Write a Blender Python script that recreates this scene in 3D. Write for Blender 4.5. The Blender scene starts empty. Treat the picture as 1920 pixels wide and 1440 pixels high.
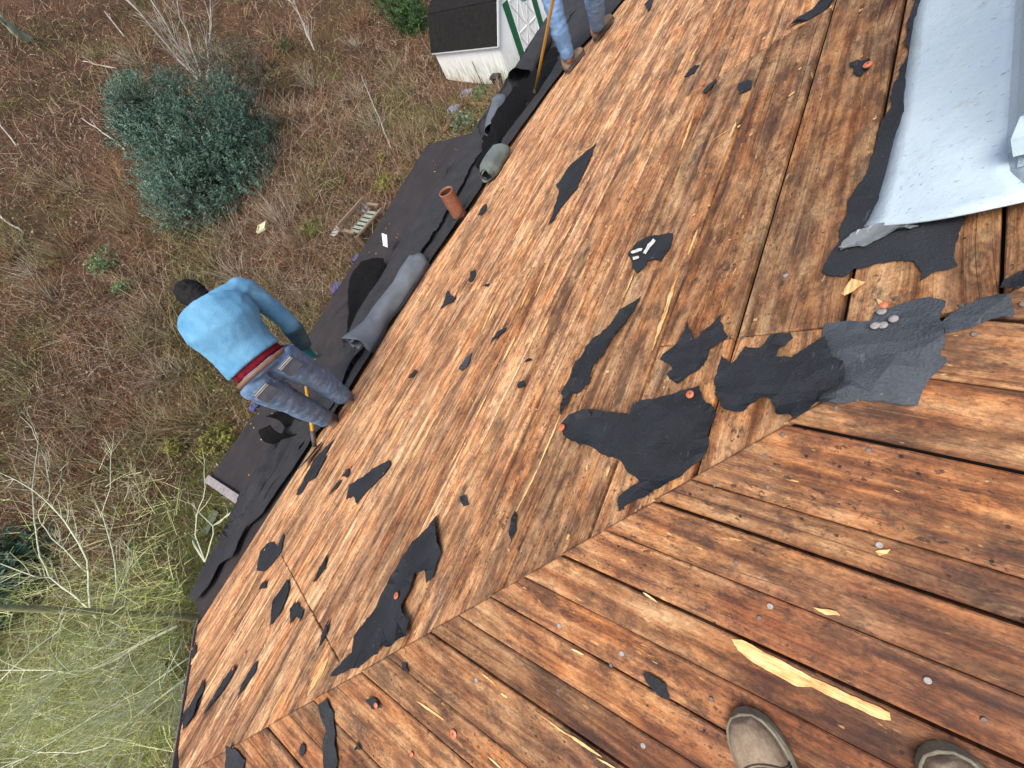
import bpy, bmesh, math, random
import numpy as np
from mathutils import Vector, Matrix, noise
from mathutils.geometry import delaunay_2d_cdt

random.seed(7)
scn = bpy.context.scene
COL = scn.collection
CZ = 9.0                                   # camera height above the yard

# ------------------------------------------------------------------ camera
F_PX = 803.313                             # focal length for a 1920 px wide picture
RC = np.array([[0.41417363, -0.82689781, -0.38039482],
               [-0.84566397, -0.19502937, -0.4968058],
               [0.33661946, 0.52745005, -0.78005371]])
cam = bpy.data.cameras.new("camera")
cam.sensor_width = 36.0
cam.lens = 36.0 * F_PX / 1920.0
cam.clip_start = 0.05
cam.clip_end = 2000
camo = bpy.data.objects.new("camera", cam)
COL.objects.link(camo)
m = Matrix.Identity(4)
for i in range(3):
    m[i][0] = RC[0][i]; m[i][1] = -RC[1][i]; m[i][2] = -RC[2][i]
m[2][3] = CZ
camo.matrix_world = m
scn.camera = camo

# ------------------------------------------------------------------ light
SUN_EL, SUN_AZ = math.radians(60), math.radians(-105)      # azimuth from +Y towards +X
world = bpy.data.worlds.new("World"); scn.world = world
world.use_nodes = True
wn = world.node_tree
bg = wn.nodes["Background"]
sky = wn.nodes.new("ShaderNodeTexSky"); sky.sky_type = 'NISHITA'; sky.sun_disc = False
sky.sun_elevation = SUN_EL; sky.sun_rotation = SUN_AZ
sky.air_density = 1.0; sky.dust_density = 5.0; sky.ozone_density = 1.0
wn.links.new(sky.outputs[0], bg.inputs[0]); bg.inputs[1].default_value = 0.15
sun = bpy.data.lights.new("sun", 'SUN'); sun.energy = 1.4; sun.angle = math.radians(24)
sun.color = (1.0, 0.96, 0.9)
suno = bpy.data.objects.new("sun", sun); COL.objects.link(suno)
sd = Vector((math.sin(SUN_AZ) * math.cos(SUN_EL), math.cos(SUN_AZ) * math.cos(SUN_EL), math.sin(SUN_EL)))
suno.rotation_euler = sd.to_track_quat('Z', 'Y').to_euler()
suno.location = (0, 0, 30)
vs = scn.view_settings
vs.view_transform = 'Standard'; vs.look = 'None'; vs.gamma = 1.0; vs.use_curve_mapping = False
vs.exposure = 0.72

# ------------------------------------------------------------------ geometry of the place
S, H0 = 0.46, 1.25                          # roof pitch, camera above hip plane
SN = math.hypot(1, S)
C1 = -1.030026
HIP = 0.482                                 # hip line x + y = HIP
YB = 3.42; SC = 0.15; ZB = C1 - S * YB      # porch / eave strip
RIDGE_Y = -1.6
def ray(x, y): return RC.T @ np.array([x - 960.0, y - 720.0, F_PX])
def onB(x, y):
    r = ray(x, y); q = r * (-H0 / (r[2] - S * r[0])); return Vector((q[0], q[1], q[2] + CZ))
def onA(x, y):
    r = ray(x, y); q = r * (C1 / (r[2] + S * r[1])); return Vector((q[0], q[1], q[2] + CZ))
def onC(x, y):
    r = ray(x, y); q = r * ((ZB + SC * YB) / (r[2] + SC * r[1])); return Vector((q[0], q[1], q[2] + CZ))
def onAC(x, y):
    a = onA(x, y)
    return a if a.y <= YB else onC(x, y)
def onZ(x, y, z):
    r = ray(x, y); q = r * (z / r[2]); return Vector((q[0], q[1], q[2] + CZ))
def zA(x, y): return CZ + C1 - S * y
def zB(x, y): return CZ + S * x - H0
def zC(x, y): return CZ + ZB - SC * (y - YB)
def zAC(x, y): return zA(x, y) if y < YB else zC(x, y)
def sig(t): return 1 / (1 + math.exp(-max(-40, min(40, t))))
def sp(t, k=1.5):                            # soft ramp
    return k * math.log1p(math.exp(max(-40, min(40, t / k)))) if t / k < 30 else t
def gz0(x, y):
    w = sig((15 - x) / 1.5)
    return (0.30 * sp(y - 11) + 0.10 * sp(y - 34, 4)) * w + (1 - w) * (0.04 * sp(y - 19) + 0.42 * sp(y - 24, 3))
def gz(x, y):
    b = noise.noise(Vector((x * .35, y * .35, 3.1))) * .22 + noise.noise(Vector((x * 1.3, y * 1.3, 7.7))) * .07
    d = max(0, min(1, (y - 6.5) / 3)) * (1 - math.exp(-((x - 21.5) ** 2 + (y - 16) ** 2) / 30))
    return gz0(x, y) + b * d - .38 * math.exp(-((x - 21.0) ** 2 + (y - 15.5) ** 2) / 24)
def onG(x, y):
    r = ray(x, y); r = r / np.linalg.norm(r); t = 5.0
    while t < 300:
        p = r * t
        if p[2] + CZ < gz(p[0], p[1]): break
        t += 0.04 if t < 60 else .4
    return Vector((p[0], p[1], gz(p[0], p[1])))

# ------------------------------------------------------------------ object helpers
def link(name, me, mat=None, parent=None, mw=None):
    o = bpy.data.objects.new(name, me); COL.objects.link(o)
    if mat is not None and me is not None:
        for q in (mat if isinstance(mat, (list, tuple)) else [mat]): me.materials.append(q)
    if mw is not None: o.matrix_basis = mw
    if parent is not None:
        o.parent = parent
        o.matrix_parent_inverse = PW[parent.name].inverted()
        PW[o.name] = mw.copy() if mw is not None else Matrix.Identity(4)
    else:
        PW[o.name] = mw.copy() if mw is not None else Matrix.Identity(4)
    return o
PW = {}
def tag(o, label, cat, group=None):
    o["label"] = label; o["category"] = cat
    if group: o["group"] = group
    return o
def thing(name, label, cat, loc, group=None):
    return tag(link(name, None, None, None, Matrix.Translation(Vector(loc))), label, cat, group)
def mesh(name, vs_, fs, smooth=False):
    me = bpy.data.meshes.new(name); me.from_pydata([tuple(v) for v in vs_], [], fs)
    me.validate(); me.update()
    if smooth: me.polygons.foreach_set('use_smooth', [True] * len(me.polygons))
    return me
def np_mesh(name, V, Fq, col=None, smooth=False):
    me = bpy.data.meshes.new(name)
    V = np.asarray(V, dtype=np.float32); Fq = np.asarray(Fq, dtype=np.int32); k = Fq.shape[1]
    me.vertices.add(len(V)); me.vertices.foreach_set('co', V.ravel())
    me.loops.add(Fq.size); me.loops.foreach_set('vertex_index', Fq.ravel())
    me.polygons.add(len(Fq)); me.polygons.foreach_set('loop_start', np.arange(0, Fq.size, k, dtype=np.int32))
    if smooth: me.polygons.foreach_set('use_smooth', np.ones(len(Fq), dtype=bool))
    if col is not None:
        a = me.color_attributes.new('tint', 'FLOAT_COLOR', 'POINT')
        c4 = np.ones((len(V), 4), dtype=np.float32); c4[:, :3] = col
        a.data.foreach_set('color', c4.ravel())
    me.update(calc_edges=True)
    return me
class MB:
    def __init__(s): s.v = []; s.f = []; s.mi = []
    def add(s, vs_, fs, mi=0):
        b = len(s.v); s.v += [Vector(v) for v in vs_]; s.f += [tuple(b + i for i in f) for f in fs]; s.mi += [mi] * len(fs)
    def box(s, c, ax, ay, az, mi=0):          # centre and half axes
        c = Vector(c); ax, ay, az = Vector(ax), Vector(ay), Vector(az)
        vs_ = [c + ax * i + ay * j + az * k for k in (-1, 1) for j in (-1, 1) for i in (-1, 1)]
        s.add(vs_, [(0, 2, 3, 1), (4, 5, 7, 6), (0, 1, 5, 4), (2, 6, 7, 3), (0, 4, 6, 2), (1, 3, 7, 5)], mi)
    def bar(s, a, b, w, h, up=(0, 0, 1), mi=0):
        a, b = Vector(a), Vector(b); d = (b - a); L = d.length; d /= L
        sd_ = d.cross(Vector(up))
        if sd_.length < 1e-4: sd_ = d.cross(Vector((1, 0, 0)))
        sd_.normalize(); u = sd_.cross(d)
        s.box((a + b) / 2, d * L / 2, sd_ * w / 2, u * h / 2, mi)
    def tube(s, pts, rad, k=6, cap=True, mi=0):
        pts = [Vector(p) for p in pts]; n = len(pts)
        if not hasattr(rad, '__len__'): rad = [rad] * n
        rings = []; ref = None
        for i, p in enumerate(pts):
            d = (pts[min(i + 1, n - 1)] - pts[max(i - 1, 0)])
            d = d.normalized() if d.length > 1e-9 else Vector((0, 0, 1))
            if ref is None:
                ref = d.cross(Vector((0, 0, 1)) if abs(d.z) < .9 else Vector((1, 0, 0))).normalized()
            else:
                ref = (ref - d * ref.dot(d)).normalized()
            b = d.cross(ref)
            rings.append([p + (ref * math.cos(2 * math.pi * j / k) + b * math.sin(2 * math.pi * j / k)) * rad[i] for j in range(k)])
        s.rings(rings, cap, mi)
    def rings(s, rings, cap=True, mi=0):
        k = len(rings[0]); vs_ = [v for r in rings for v in r]; fs = []
        for i in range(len(rings) - 1):
            for j in range(k):
                a = i * k + j; b = i * k + (j + 1) % k
                fs.append((a, b, b + k, a + k))
        if cap:
            fs.append(tuple(reversed(range(k)))); e = (len(rings) - 1) * k; fs.append(tuple(e + j for j in range(k)))
        s.add(vs_, fs, mi)
    def ell(s, c, ax, ay, az, nu=14, nv=9):
        c = Vector(c); ax, ay, az = Vector(ax), Vector(ay), Vector(az); rings = []
        for i in range(nv + 1):
            t = math.pi * (i + .02) / (nv + .04); rings.append([c - az * math.cos(t) + (ax * math.cos(2 * math.pi * j / nu) + ay * math.sin(2 * math.pi * j / nu)) * math.sin(t) for j in range(nu)])
        s.rings(rings)
    def loft(s, secs, k=16):                  # sections: centre, half side vector, half front vector
        rings = []
        for c, a, b in secs:
            c, a, b = Vector(c), Vector(a), Vector(b)
            rings.append([c + a * math.cos(2 * math.pi * j / k) + b * math.sin(2 * math.pi * j / k) for j in range(k)])
        s.rings(rings)
    def mesh(s, name, smooth=False):
        me = mesh(name, s.v, s.f, smooth)
        if any(s.mi) and len(me.polygons) == len(s.mi): me.polygons.foreach_set('material_index', s.mi)
        return me
    def build(s, name, mat, parent=None, smooth=False, mw=None):
        return link(name, s.mesh(name, smooth), mat, parent, mw)
def remeshed(mb, voxel, smooth_it=4, wr=0.0, wf=9.0, seed=0, sub=False):
    """merge overlapping closed lofts into one continuous surface"""
    me = mb.mesh('tmp'); o = bpy.data.objects.new('tmp', me); COL.objects.link(o)
    r = o.modifiers.new('r', 'REMESH'); r.mode = 'VOXEL'; r.voxel_size = voxel
    if smooth_it:
        q = o.modifiers.new('s', 'SMOOTH'); q.iterations = smooth_it; q.factor = .5
    dg = bpy.context.evaluated_depsgraph_get(); dg.update()
    out = bpy.data.meshes.new_from_object(o.evaluated_get(dg))
    bpy.data.objects.remove(o)
    if wr > 0:
        nr = [v.normal.copy() for v in out.vertices]
        for v, n_ in zip(out.vertices, nr):
            p = v.co
            h = noise.noise(Vector((p.x * wf, p.y * wf, p.z * wf * 1.7 + seed)))
            h2 = 1 - abs(noise.noise(Vector((p.x * wf * 1.1 + 5, p.y * wf * 1.1, p.z * wf * 2.6 + seed))))
            v.co = p + n_ * wr * (h * .6 + (h2 - .75) * 1.1)
    out.polygons.foreach_set('use_smooth', [True] * len(out.polygons)); out.update()
    return out

# ------------------------------------------------------------------ material helpers
class NT:
    def __init__(s, name, rough=.7, spec=.4):
        s.m = bpy.data.materials.new(name); s.m.use_nodes = True
        s.t = s.m.node_tree; s.b = s.t.nodes['Principled BSDF']
        s.b.inputs['Roughness'].default_value = rough
        s.b.inputs['Specular IOR Level'].default_value = spec
    def n(s, typ, ins=None, out=0, **pr):
        q = s.t.nodes.new('ShaderNode' + typ)
        for k, v in pr.items(): setattr(q, k, v)
        for k, v in (ins or {}).items(): s.put(q.inputs[k], v)
        return q.outputs[out]
    def put(s, sock, v):
        if isinstance(v, bpy.types.NodeSocket): s.t.links.new(v, sock)
        elif isinstance(v, (tuple, list)) and len(v) == 3 and sock.type == 'RGBA': sock.default_value = (*v, 1)
        else: sock.default_value = v
    def math(s, op, a, b=0.0, c=None, clamp=False):
        i = {0: a, 1: b}
        if c is not None: i[2] = c
        return s.n('Math', i, operation=op, use_clamp=clamp)
    def vmath(s, op, a, b): return s.n('VectorMath', {0: a, 1: b}, operation=op)
    def noise(s, vec, scale=1.0, detail=4, rough=.55, w=None, dist=0.0):
        if w is not None: vec = s.vmath('ADD', vec, s.n('CombineXYZ', {0: w, 1: w, 2: w}))
        return s.n('TexNoise', {'Vector': vec, 'Scale': scale, 'Detail': detail, 'Roughness': rough, 'Distortion': dist}, noise_dimensions='3D')
    def ramp(s, fac, stops):
        q = s.t.nodes.new('ShaderNodeValToRGB'); s.put(q.inputs[0], fac); e = q.color_ramp.elements
        while len(e) < len(stops): e.new(.5)
        for el, (p, c) in zip(e, stops):
            el.position = p; el.color = (*c, 1) if isinstance(c, (tuple, list)) else (c, c, c, 1)
        return q.outputs[0]
    def mix(s, fac, a, b, blend='MIX'):
        q = s.t.nodes.new('ShaderNodeMix'); q.data_type = 'RGBA'; q.blend_type = blend
        s.put(q.inputs[0], fac); s.put(q.inputs[6], a); s.put(q.inputs[7], b); return q.outputs[2]
    def coord(s, which='Object'): return s.n('TexCoord', out={'Generated': 0, 'Object': 3}[which])
    def pos(s): return s.n('NewGeometry', out=0)
    def color(s, c): s.put(s.b.inputs['Base Color'], c)
    def rough(s, c): s.put(s.b.inputs['Roughness'], c)
    def bump(s, h, dist=.005, strength=1.0, nrm=None):
        i = {'Height': h, 'Distance': dist, 'Strength': strength}
        if nrm is not None: i['Normal'] = nrm
        o = s.n('Bump', i); s.put(s.b.inputs['Normal'], o); return o

def wood_material():
    M = NT('weathered_boards', .62, .35)
    p = M.coord(); oi = M.t.nodes.new('ShaderNodeObjectInfo')
    rnd = oi.outputs['Random']; sep = M.n('SeparateColor', {0: oi.outputs['Color']}, 0)
    sepn = sep.node; weath, dark, red = sepn.outputs[0], sepn.outputs[1], sepn.outputs[2]
    w = M.math('MULTIPLY', rnd, 61.0)
    def sc(x, y, vec=p): return M.vmath('MULTIPLY', vec, (x, y, 1.0))
    low = M.noise(sc(1.1, 5), 1, 2, .5, w)
    off = M.n('CombineXYZ', {1: M.math('MULTIPLY', M.math('SUBTRACT', low, .5), .09)})
    q = M.vmath('ADD', p, off)
    g1 = M.noise(sc(1.1, 90, q), 1, 5, .65, w)
    g2 = M.noise(sc(6.0, 300, q), 1, 2, .6, w)
    cat = M.noise(sc(.6, 6.0, q), 1, 1, .4, M.math('ADD', w, 9.0))
    rings = M.math('MULTIPLY_ADD', M.math('SINE', M.math('MULTIPLY', cat, 80.0)), .5, .5)
    mott = M.noise(sc(8.0, 19.0, q), 1, 9, .74, M.math('ADD', w, 2.0))
    gr = M.math('ADD', M.math('ADD', M.math('MULTIPLY', mott, .62), M.math('MULTIPLY', g1, .28)), M.math('ADD', M.math('MULTIPLY', rings, .05), M.math('MULTIPLY', g2, .08)))
    strip = M.noise(sc(.35, 26, q), 1, 3, .5, M.math('ADD', w, 44.0))
    gr = M.math('ADD', gr, M.math('MULTIPLY', M.math('SUBTRACT', strip, .5), .34))
    col = M.ramp(gr, [(.36, (.085, .038, .018)), (.445, (.215, .100, .044)), (.51, (.385, .198, .086)), (.58, (.55, .33, .16)), (.68, (.68, .48, .27))])
    bl = M.noise(sc(2.2, 5.0), 1, 6, .68, M.math('ADD', w, 3.0))
    warm = M.ramp(bl, [(.42, 0.0), (.60, 1.0)])
    col = M.mix(M.math('MULTIPLY', warm, .75), col, M.mix(1.0, col, (1.05, .74, .48), 'MULTIPLY'))
    pale = M.ramp(M.noise(sc(2.0, 30), 1, 6, .7, M.math('ADD', w, 15.0)), [(.47, 0.0), (.66, 1.0)])
    col = M.mix(M.math('MULTIPLY', pale, M.math('MULTIPLY_ADD', weath, .62, .08)), col, (.62, .43, .26))
    grey = M.ramp(M.noise(sc(.8, 34), 1, 5, .7, M.math('ADD', w, 33.0)), [(.47, 0.0), (.60, 1.0)])
    col = M.mix(M.math('MULTIPLY', grey, M.math('MULTIPLY', weath, .72)), col, M.mix(1.0, col, (.58, .60, .66), 'MULTIPLY'))
    # damp dark stains and soot
    st = M.noise(sc(3.2, 9.0), 1, 8, .72, M.math('ADD', w, 21.0))
    stf = M.ramp(st, [(.49, 0.0), (.60, 1.0)])
    stf = M.math('MULTIPLY', stf, M.math('MULTIPLY_ADD', mott, .9, .28), clamp=True)
    col = M.mix(M.math('MULTIPLY', stf, dark), col, (.040, .022, .017))
    st2 = M.ramp(M.noise(sc(9, 16), 1, 6, .75, M.math('ADD', w, 41.0)), [(.56, 0.0), (.66, 1.0)])
    col = M.mix(M.math('MULTIPLY', st2, .7), col, (.045, .027, .022))
    # little bruises, nail holes, mould specks
    spk = M.ramp(M.noise(sc(55, 85), 1, 3, .6, w), [(.60, 0.0), (.66, 1.0)])
    zone = M.ramp(M.noise(sc(1.2, 4.0), 1, 3, .6, M.math('ADD', w, 91.0)), [(.42, 0.0), (.58, 1.0)])
    col = M.mix(M.math('MULTIPLY', M.math('MULTIPLY', spk, zone), .8), col, (.030, .018, .014))
    crk = M.ramp(M.noise(sc(.7, 150, q), 1, 2, .5, M.math('ADD', w, 13.0)), [(.285, 1.0), (.315, 0.0)])
    col = M.mix(M.math('MULTIPLY', crk, .75), col, (.028, .014, .010))
    lit = M.ramp(M.noise(sc(2.2, 120, q), 1, 3, .6, M.math('ADD', w, 27.0)), [(.60, 0.0), (.67, 1.0)])
    col = M.mix(M.math('MULTIPLY', lit, M.math('MULTIPLY_ADD', weath, .4, .1)), col, (.66, .46, .26))
    blot = M.ramp(M.noise(sc(13, 24), 1, 7, .8, M.math('ADD', w, 64.0)), [(.535, 0.0), (.575, 1.0)])
    col = M.mix(M.math('MULTIPLY', blot, .42), col, (.060, .032, .022))
    vor = M.n('TexVoronoi', {'Vector': M.vmath('ADD', sc(9.0, 9.0), M.n('CombineXYZ', {0: w, 1: w})), 'Scale': 1.0}, voronoi_dimensions='2D')
    hole = M.math('MULTIPLY', M.ramp(vor, [(.020, 1.0), (.034, 0.0)]), zone)
    col = M.mix(M.math('MULTIPLY', hole, .9), col, (.014, .010, .009))
    knv = M.n('TexVoronoi', {'Vector': M.vmath('ADD', sc(1.1, 2.6), M.n('CombineXYZ', {0: w, 1: w})), 'Scale': 1.0}, voronoi_dimensions='2D')
    knr = M.math('MULTIPLY_ADD', M.math('SINE', M.math('MULTIPLY', knv, 230.0)), .35, .5)
    kn = M.ramp(knv, [(.055, 1.0), (.085, 0.0)])
    col = M.mix(M.math('MULTIPLY', M.math('MULTIPLY', kn, knr), .7), col, (.050, .022, .012))
    # old pale bruises where shingle nails were pulled
    chip = M.ramp(M.noise(sc(16, 60), 1, 3, .6, M.math('ADD', w, 77.0)), [(.685, 0.0), (.71, 1.0)])
    col = M.mix(M.math('MULTIPLY', chip, .85), col, (.72, .47, .19))
    white = M.ramp(M.noise(sc(1.3, 5.0), 1, 6, .8, M.math('ADD', w, 55.0)), [(.66, 0.0), (.76, 1.0)])
    col = M.mix(M.math('MULTIPLY', white, M.math('MULTIPLY', weath, .6)), col, (.62, .52, .40))
    br = M.math('MULTIPLY', M.math('MULTIPLY_ADD', rnd, .42, .78), M.math('MULTIPLY_ADD', weath, .90, .57))
    col = M.mix(1.0, col, M.n('CombineColor', {0: br, 1: br, 2: br}), 'MULTIPLY')
    col = M.mix(M.math('MULTIPLY', red, .40), col, M.mix(1.0, col, (1.0, .70, .54), 'MULTIPLY'))
    wp = M.pos(); sxyz = M.n('SeparateXYZ', {0: wp}).node
    dh = M.math('SUBTRACT', HIP, M.math('ADD', sxyz.outputs[0], sxyz.outputs[1]))
    dn = M.noise(wp, 3.2, 4, .6); dn2 = M.noise(wp, 1.3, 3, .5)
    damp = M.math('MULTIPLY', M.math('ADD', dh, M.math('ADD', M.math('MULTIPLY', M.math('SUBTRACT', dn, .5), .7), M.math('ADD', M.math('MULTIPLY', M.math('SUBTRACT', dn2, .5), 1.3), -.42))), 9.0, clamp=True)
    col = M.mix(M.math('MULTIPLY', damp, .8), col, M.mix(1.0, col, (.56, .45, .44), 'MULTIPLY'))
    wst = M.ramp(M.noise(wp, 1.7, 7, .68), [(.51, 0.0), (.61, 1.0)])
    col = M.mix(M.math('MULTIPLY', wst, .42), col, M.mix(1.0, col, (.45, .40, .40), 'MULTIPLY'))
    wsp = M.ramp(M.noise(wp, 9.0, 7, .75), [(.58, 0.0), (.66, 1.0)])
    col = M.mix(M.math('MULTIPLY', wsp, .45), col, (.045, .028, .022))
    fin = M.ramp(M.noise(sc(95, 210, q), 1, 4, .7, M.math('ADD', w, 7.0)), [(.36, .72), (.5, 1.0), (.64, 1.22)])
    col = M.mix(1.0, col, fin, 'MULTIPLY')
    M.color(col)
    M.rough(M.math('SUBTRACT', M.math('MULTIPLY_ADD', mott, .3, .62), M.math('MULTIPLY', damp, .10)))
    hgt = M.math('SUBTRACT', M.math('ADD', M.math('MULTIPLY', g1, .8), M.math('MULTIPLY', g2, .35)), M.math('MULTIPLY', hole, .8))
    hgt = M.math('ADD', hgt, M.math('MULTIPLY', mott, 1.3))
    M.bump(hgt, .006, .8)
    return M.m
def felt_material(name, base, hi, rough=.72, spec=.5, streak=False):
    M = NT(name, rough, spec); p = M.pos()
    a = M.noise(p, 6, 6, .65); b = M.noise(p, 190, 2, .6); c_ = M.noise(M.vmath('MULTIPLY', p, (3, 30, 30)) if streak else p, 2.3, 5, .7)
    f = M.math('ADD', M.math('MULTIPLY', a, .6), M.math('MULTIPLY', b, .4))
    col = M.ramp(f, [(.36, base), (.68, hi)])
    col = M.mix(M.math('MULTIPLY', M.ramp(c_, [(.5, 0.0), (.75, 1.0)]), .5), col, tuple(min(1, h * 1.25) for h in hi))
    sp_ = M.ramp(M.noise(p, 60, 2, .5), [(.73, 0.0), (.76, 1.0)])
    col = M.mix(M.math('MULTIPLY', sp_, .35), col, (.25, .25, .25))
    sq = M.noise(M.vmath('MULTIPLY', p, (14, 70, 40)), 1, 3, .6)
    col = M.mix(M.math('MULTIPLY', M.ramp(sq, [(.68, 0.0), (.74, 1.0)]), .4), col, (.16, .17, .18))
    M.color(col); M.bump(M.math('ADD', M.math('ADD', b, M.math('MULTIPLY', a, 2.0)), M.math('MULTIPLY', c_, 4.0 if streak else 1.0)), .010 if streak else .004, 1.0 if streak else .8)
    return M.m
def plain(name, c, c2=None, scale=8, rough=.6, spec=.4, bump=.002, metal=0.0, fine=120):
    M = NT(name, rough, spec); p = M.coord()
    a = M.noise(p, scale, 6, .65); b = M.noise(p, fine, 3, .6)
    f = M.math('ADD', M.math('MULTIPLY', a, .7), M.math('MULTIPLY', b, .3))
    M.color(M.ramp(f, [(.35, c), (.66, c2 if c2 else tuple(x * .7 for x in c))]))
    M.b.inputs['Metallic'].default_value = metal
    if bump: M.bump(f, bump, .8)
    return M.m
def tint_mat(name, rough=.7, spec=.3, trans=0.0):
    M = NT(name, rough, spec)
    c = M.n('Attribute', out=0, attribute_name='tint', attribute_type='GEOMETRY')
    v = M.noise(M.pos(), 25, 3, .6); v = M.math('MULTIPLY_ADD', v, .7, .65)
    M.color(M.mix(1.0, c, M.n('CombineColor', {0: v, 1: v, 2: v}), 'MULTIPLY'))
    if trans:
        tr = M.n('BsdfTranslucent', {'Color': c}); out = M.t.nodes['Material Output']
        mx = M.n('MixShader', {0: trans, 1: M.b.outputs[0], 2: tr}); M.t.links.new(mx, out.inputs[0])
    return M.m
WOOD = wood_material()
FELT = felt_material('black_felt', (.010, .0118, .0142), (.026, .030, .036), .8, .34)
FELTG = felt_material('grey_felt', (.026, .031, .037), (.062, .072, .086), .72, .35)
FELTE = felt_material('eave_felt', (.022, .0225, .025), (.058, .060, .065), .8, .4, True)
ROLLG = felt_material('felt_roll_face', (.075, .088, .103), (.14, .16, .185), .65, .4)
FELTD = felt_material('felt_shaded', (.0022, .0022, .0024), (.006, .006, .0065), .9, .15)  # darker copy of the felt: shade in pile and curls put into the colour
ROLLGR = felt_material('felt_roll_green', (.075, .095, .088), (.15, .18, .165), .75, .35)
MEMB = felt_material('porch_membrane', (.024, .021, .0215), (.042, .037, .038), .9, .22)
def fresh(name, sx, sy):
    M = NT(name, .7, .2); p = M.pos(); a = M.noise(M.vmath('MULTIPLY', p, (sx, sy, sy)), 1, 5, .7); b = M.noise(p, 40, 4, .6)
    M.color(M.ramp(M.math('ADD', M.math('MULTIPLY', a, .75), M.math('MULTIPLY', b, .25)), [(.38, (.34, .16, .055)), (.47, (.58, .35, .13)), (.60, (.76, .56, .28))])); M.bump(a, .003, .8)
    return M.m
FRESHA, FRESHB = fresh('fresh_split_lengthwise', 9, 160), fresh('fresh_split_crosswise', 160, 9)
UNDER = plain('gap_shade_fascia', (.012, .009, .008), None, 5, .9, .1, 0)  # shade behind the board gaps as colour; also the dark porch fascia
ORANGE = plain('orange_plastic', (.56, .15, .06), (.38, .11, .06), 60, .4, .5, .0005)
NAIL = plain('nail_steel', (.16, .13, .11), (.08, .055, .045), 200, .6, .4, 0, .3)
NAILP = plain('nail_bright', (.34, .33, .32), (.18, .16, .15), 200, .6, .3, 0, 0)
RUST = plain('rusty_iron', (.29, .115, .062), (.15, .066, .042), 26, .8, .3, .003)
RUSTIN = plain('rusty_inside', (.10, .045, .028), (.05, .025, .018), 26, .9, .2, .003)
WHITEP = plain('white_trim', (.33, .30, .29), (.18, .155, .15), 20, .6, .4, .002)

# ------------------------------------------------------------------ ground
def build_ground():
    xs = np.concatenate([np.linspace(-160, -22, 16)[:-1], np.linspace(-22, 36, 117)[:-1], np.linspace(36, 320, 30)])
    ys = np.concatenate([np.linspace(-120, 2, 12)[:-1], np.linspace(2, 46, 100)[:-1], np.linspace(46, 420, 40)])
    V = [(x, y, gz(x, y)) for y in ys for x in xs]; nx = len(xs)
    Fq = [(j * nx + i, j * nx + i + 1, (j + 1) * nx + i + 1, (j + 1) * nx + i) for j in range(len(ys) - 1) for i in range(nx - 1)]
    M = NT('hillside_soil', .95, .15); p = M.pos()
    a = M.noise(p, .35, 5, .6); b = M.noise(p, 3.0, 6, .7); c_ = M.noise(p, 22, 4, .7); d = M.noise(p, .9, 4, .6)
    col = M.ramp(M.math('ADD', M.math('MULTIPLY', b, .5), M.math('MULTIPLY', c_, .5)), [(.34, (.030, .019, .012)), (.5, (.085, .052, .031)), (.68, (.17, .115, .07))])  # soil tones lowered so shade between the brush strands sits in the colour
    red = M.ramp(a, [(.45, 0.0), (.6, 1.0)]); col = M.mix(M.math('MULTIPLY', red, .4), col, (.19, .095, .055))
    # green towards the house wall and in patches
    sx = M.n('SeparateXYZ', {0: p}); yy = sx.node.outputs[1]; xx = sx.node.outputs[0]
    lim = M.math('ADD', M.math('MULTIPLY', M.math('SUBTRACT', d, .5), 9.0), M.math('MULTIPLY_ADD', M.math('MAXIMUM', M.math('MULTIPLY', xx, -1.0), 0.0), .45, 15.0))
    near = M.math('MULTIPLY', M.math('SUBTRACT', lim, yy), .35, clamp=True)
    gmask = M.math('MULTIPLY', near, M.ramp(M.noise(p, 1.6, 5, .7), [(.36, 0.0), (.56, 1.0)]))
    gcol = M.ramp(c_, [(.35, (.065, .085, .025)), (.65, (.17, .20, .06))])
    col = M.mix(gmask, col, gcol)
    pat = M.ramp(M.noise(p, .5, 4, .6), [(.62, 0.0), (.72, 1.0)])
    col = M.mix(M.math('MULTIPLY', pat, .5), col, (.09, .11, .035))
    M.color(col); M.bump(M.math('ADD', M.math('MULTIPLY', b, 2), c_), .10, 1.0)
    o = link('ground', mesh('ground', V, Fq, True), M.m); o['kind'] = 'structure'
build_ground()

# ------------------------------------------------------------------ house shell and boards
house = thing('house', 'house with its stripped roof of weathered sheathing boards', 'house', (5, -1.6, 0))
def rake_x(y): return -1.44 - (3.75 - y) * .145 if y < 3.75 else -1.44
XR = 13.0
def clip_left(y):                             # left end of the long slope at y
    h = HIP - y
    return max(h, rake_x(y)) if y > 1.9 else h
# near-black sheet below the boards: shade in the gaps put into its colour
mb = MB()
D = .028
yy_ = [RIDGE_Y, 2.05, YB]
mb.add([(HIP - RIDGE_Y, RIDGE_Y, zA(0, RIDGE_Y) - D), (XR, RIDGE_Y, zA(0, RIDGE_Y) - D), (XR, YB, zA(0, YB) - D), (rake_x(YB) + .02, YB, zA(0, YB) - D), (rake_x(2.14) + .02, 2.14, zA(0, 2.14) - D)], [(0, 4, 3, 2, 1)])
mb.add([(HIP - RIDGE_Y, RIDGE_Y, zA(0, RIDGE_Y) - D), (-1.72, HIP + 1.72, zB(-1.72, 0) - D), (-1.72, -3.2 - HIP - 1.72, zB(-1.72, 0) - D)], [(0, 2, 1)])
mb.add([(HIP - RIDGE_Y, RIDGE_Y, zA(0, RIDGE_Y) - D), (XR, RIDGE_Y, zA(0, RIDGE_Y) - D), (XR, -6.62, zA(0, YB) - D), (rake_x(YB) + .02, -6.62, zA(0, YB) - D), (-1.66, -5.34, zA(0, 2.14) - D)], [(0, 1, 2, 3, 4)])
for f in list(mb.f[:]): pass
roof = mb.build('roof', UNDER, house)
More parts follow.
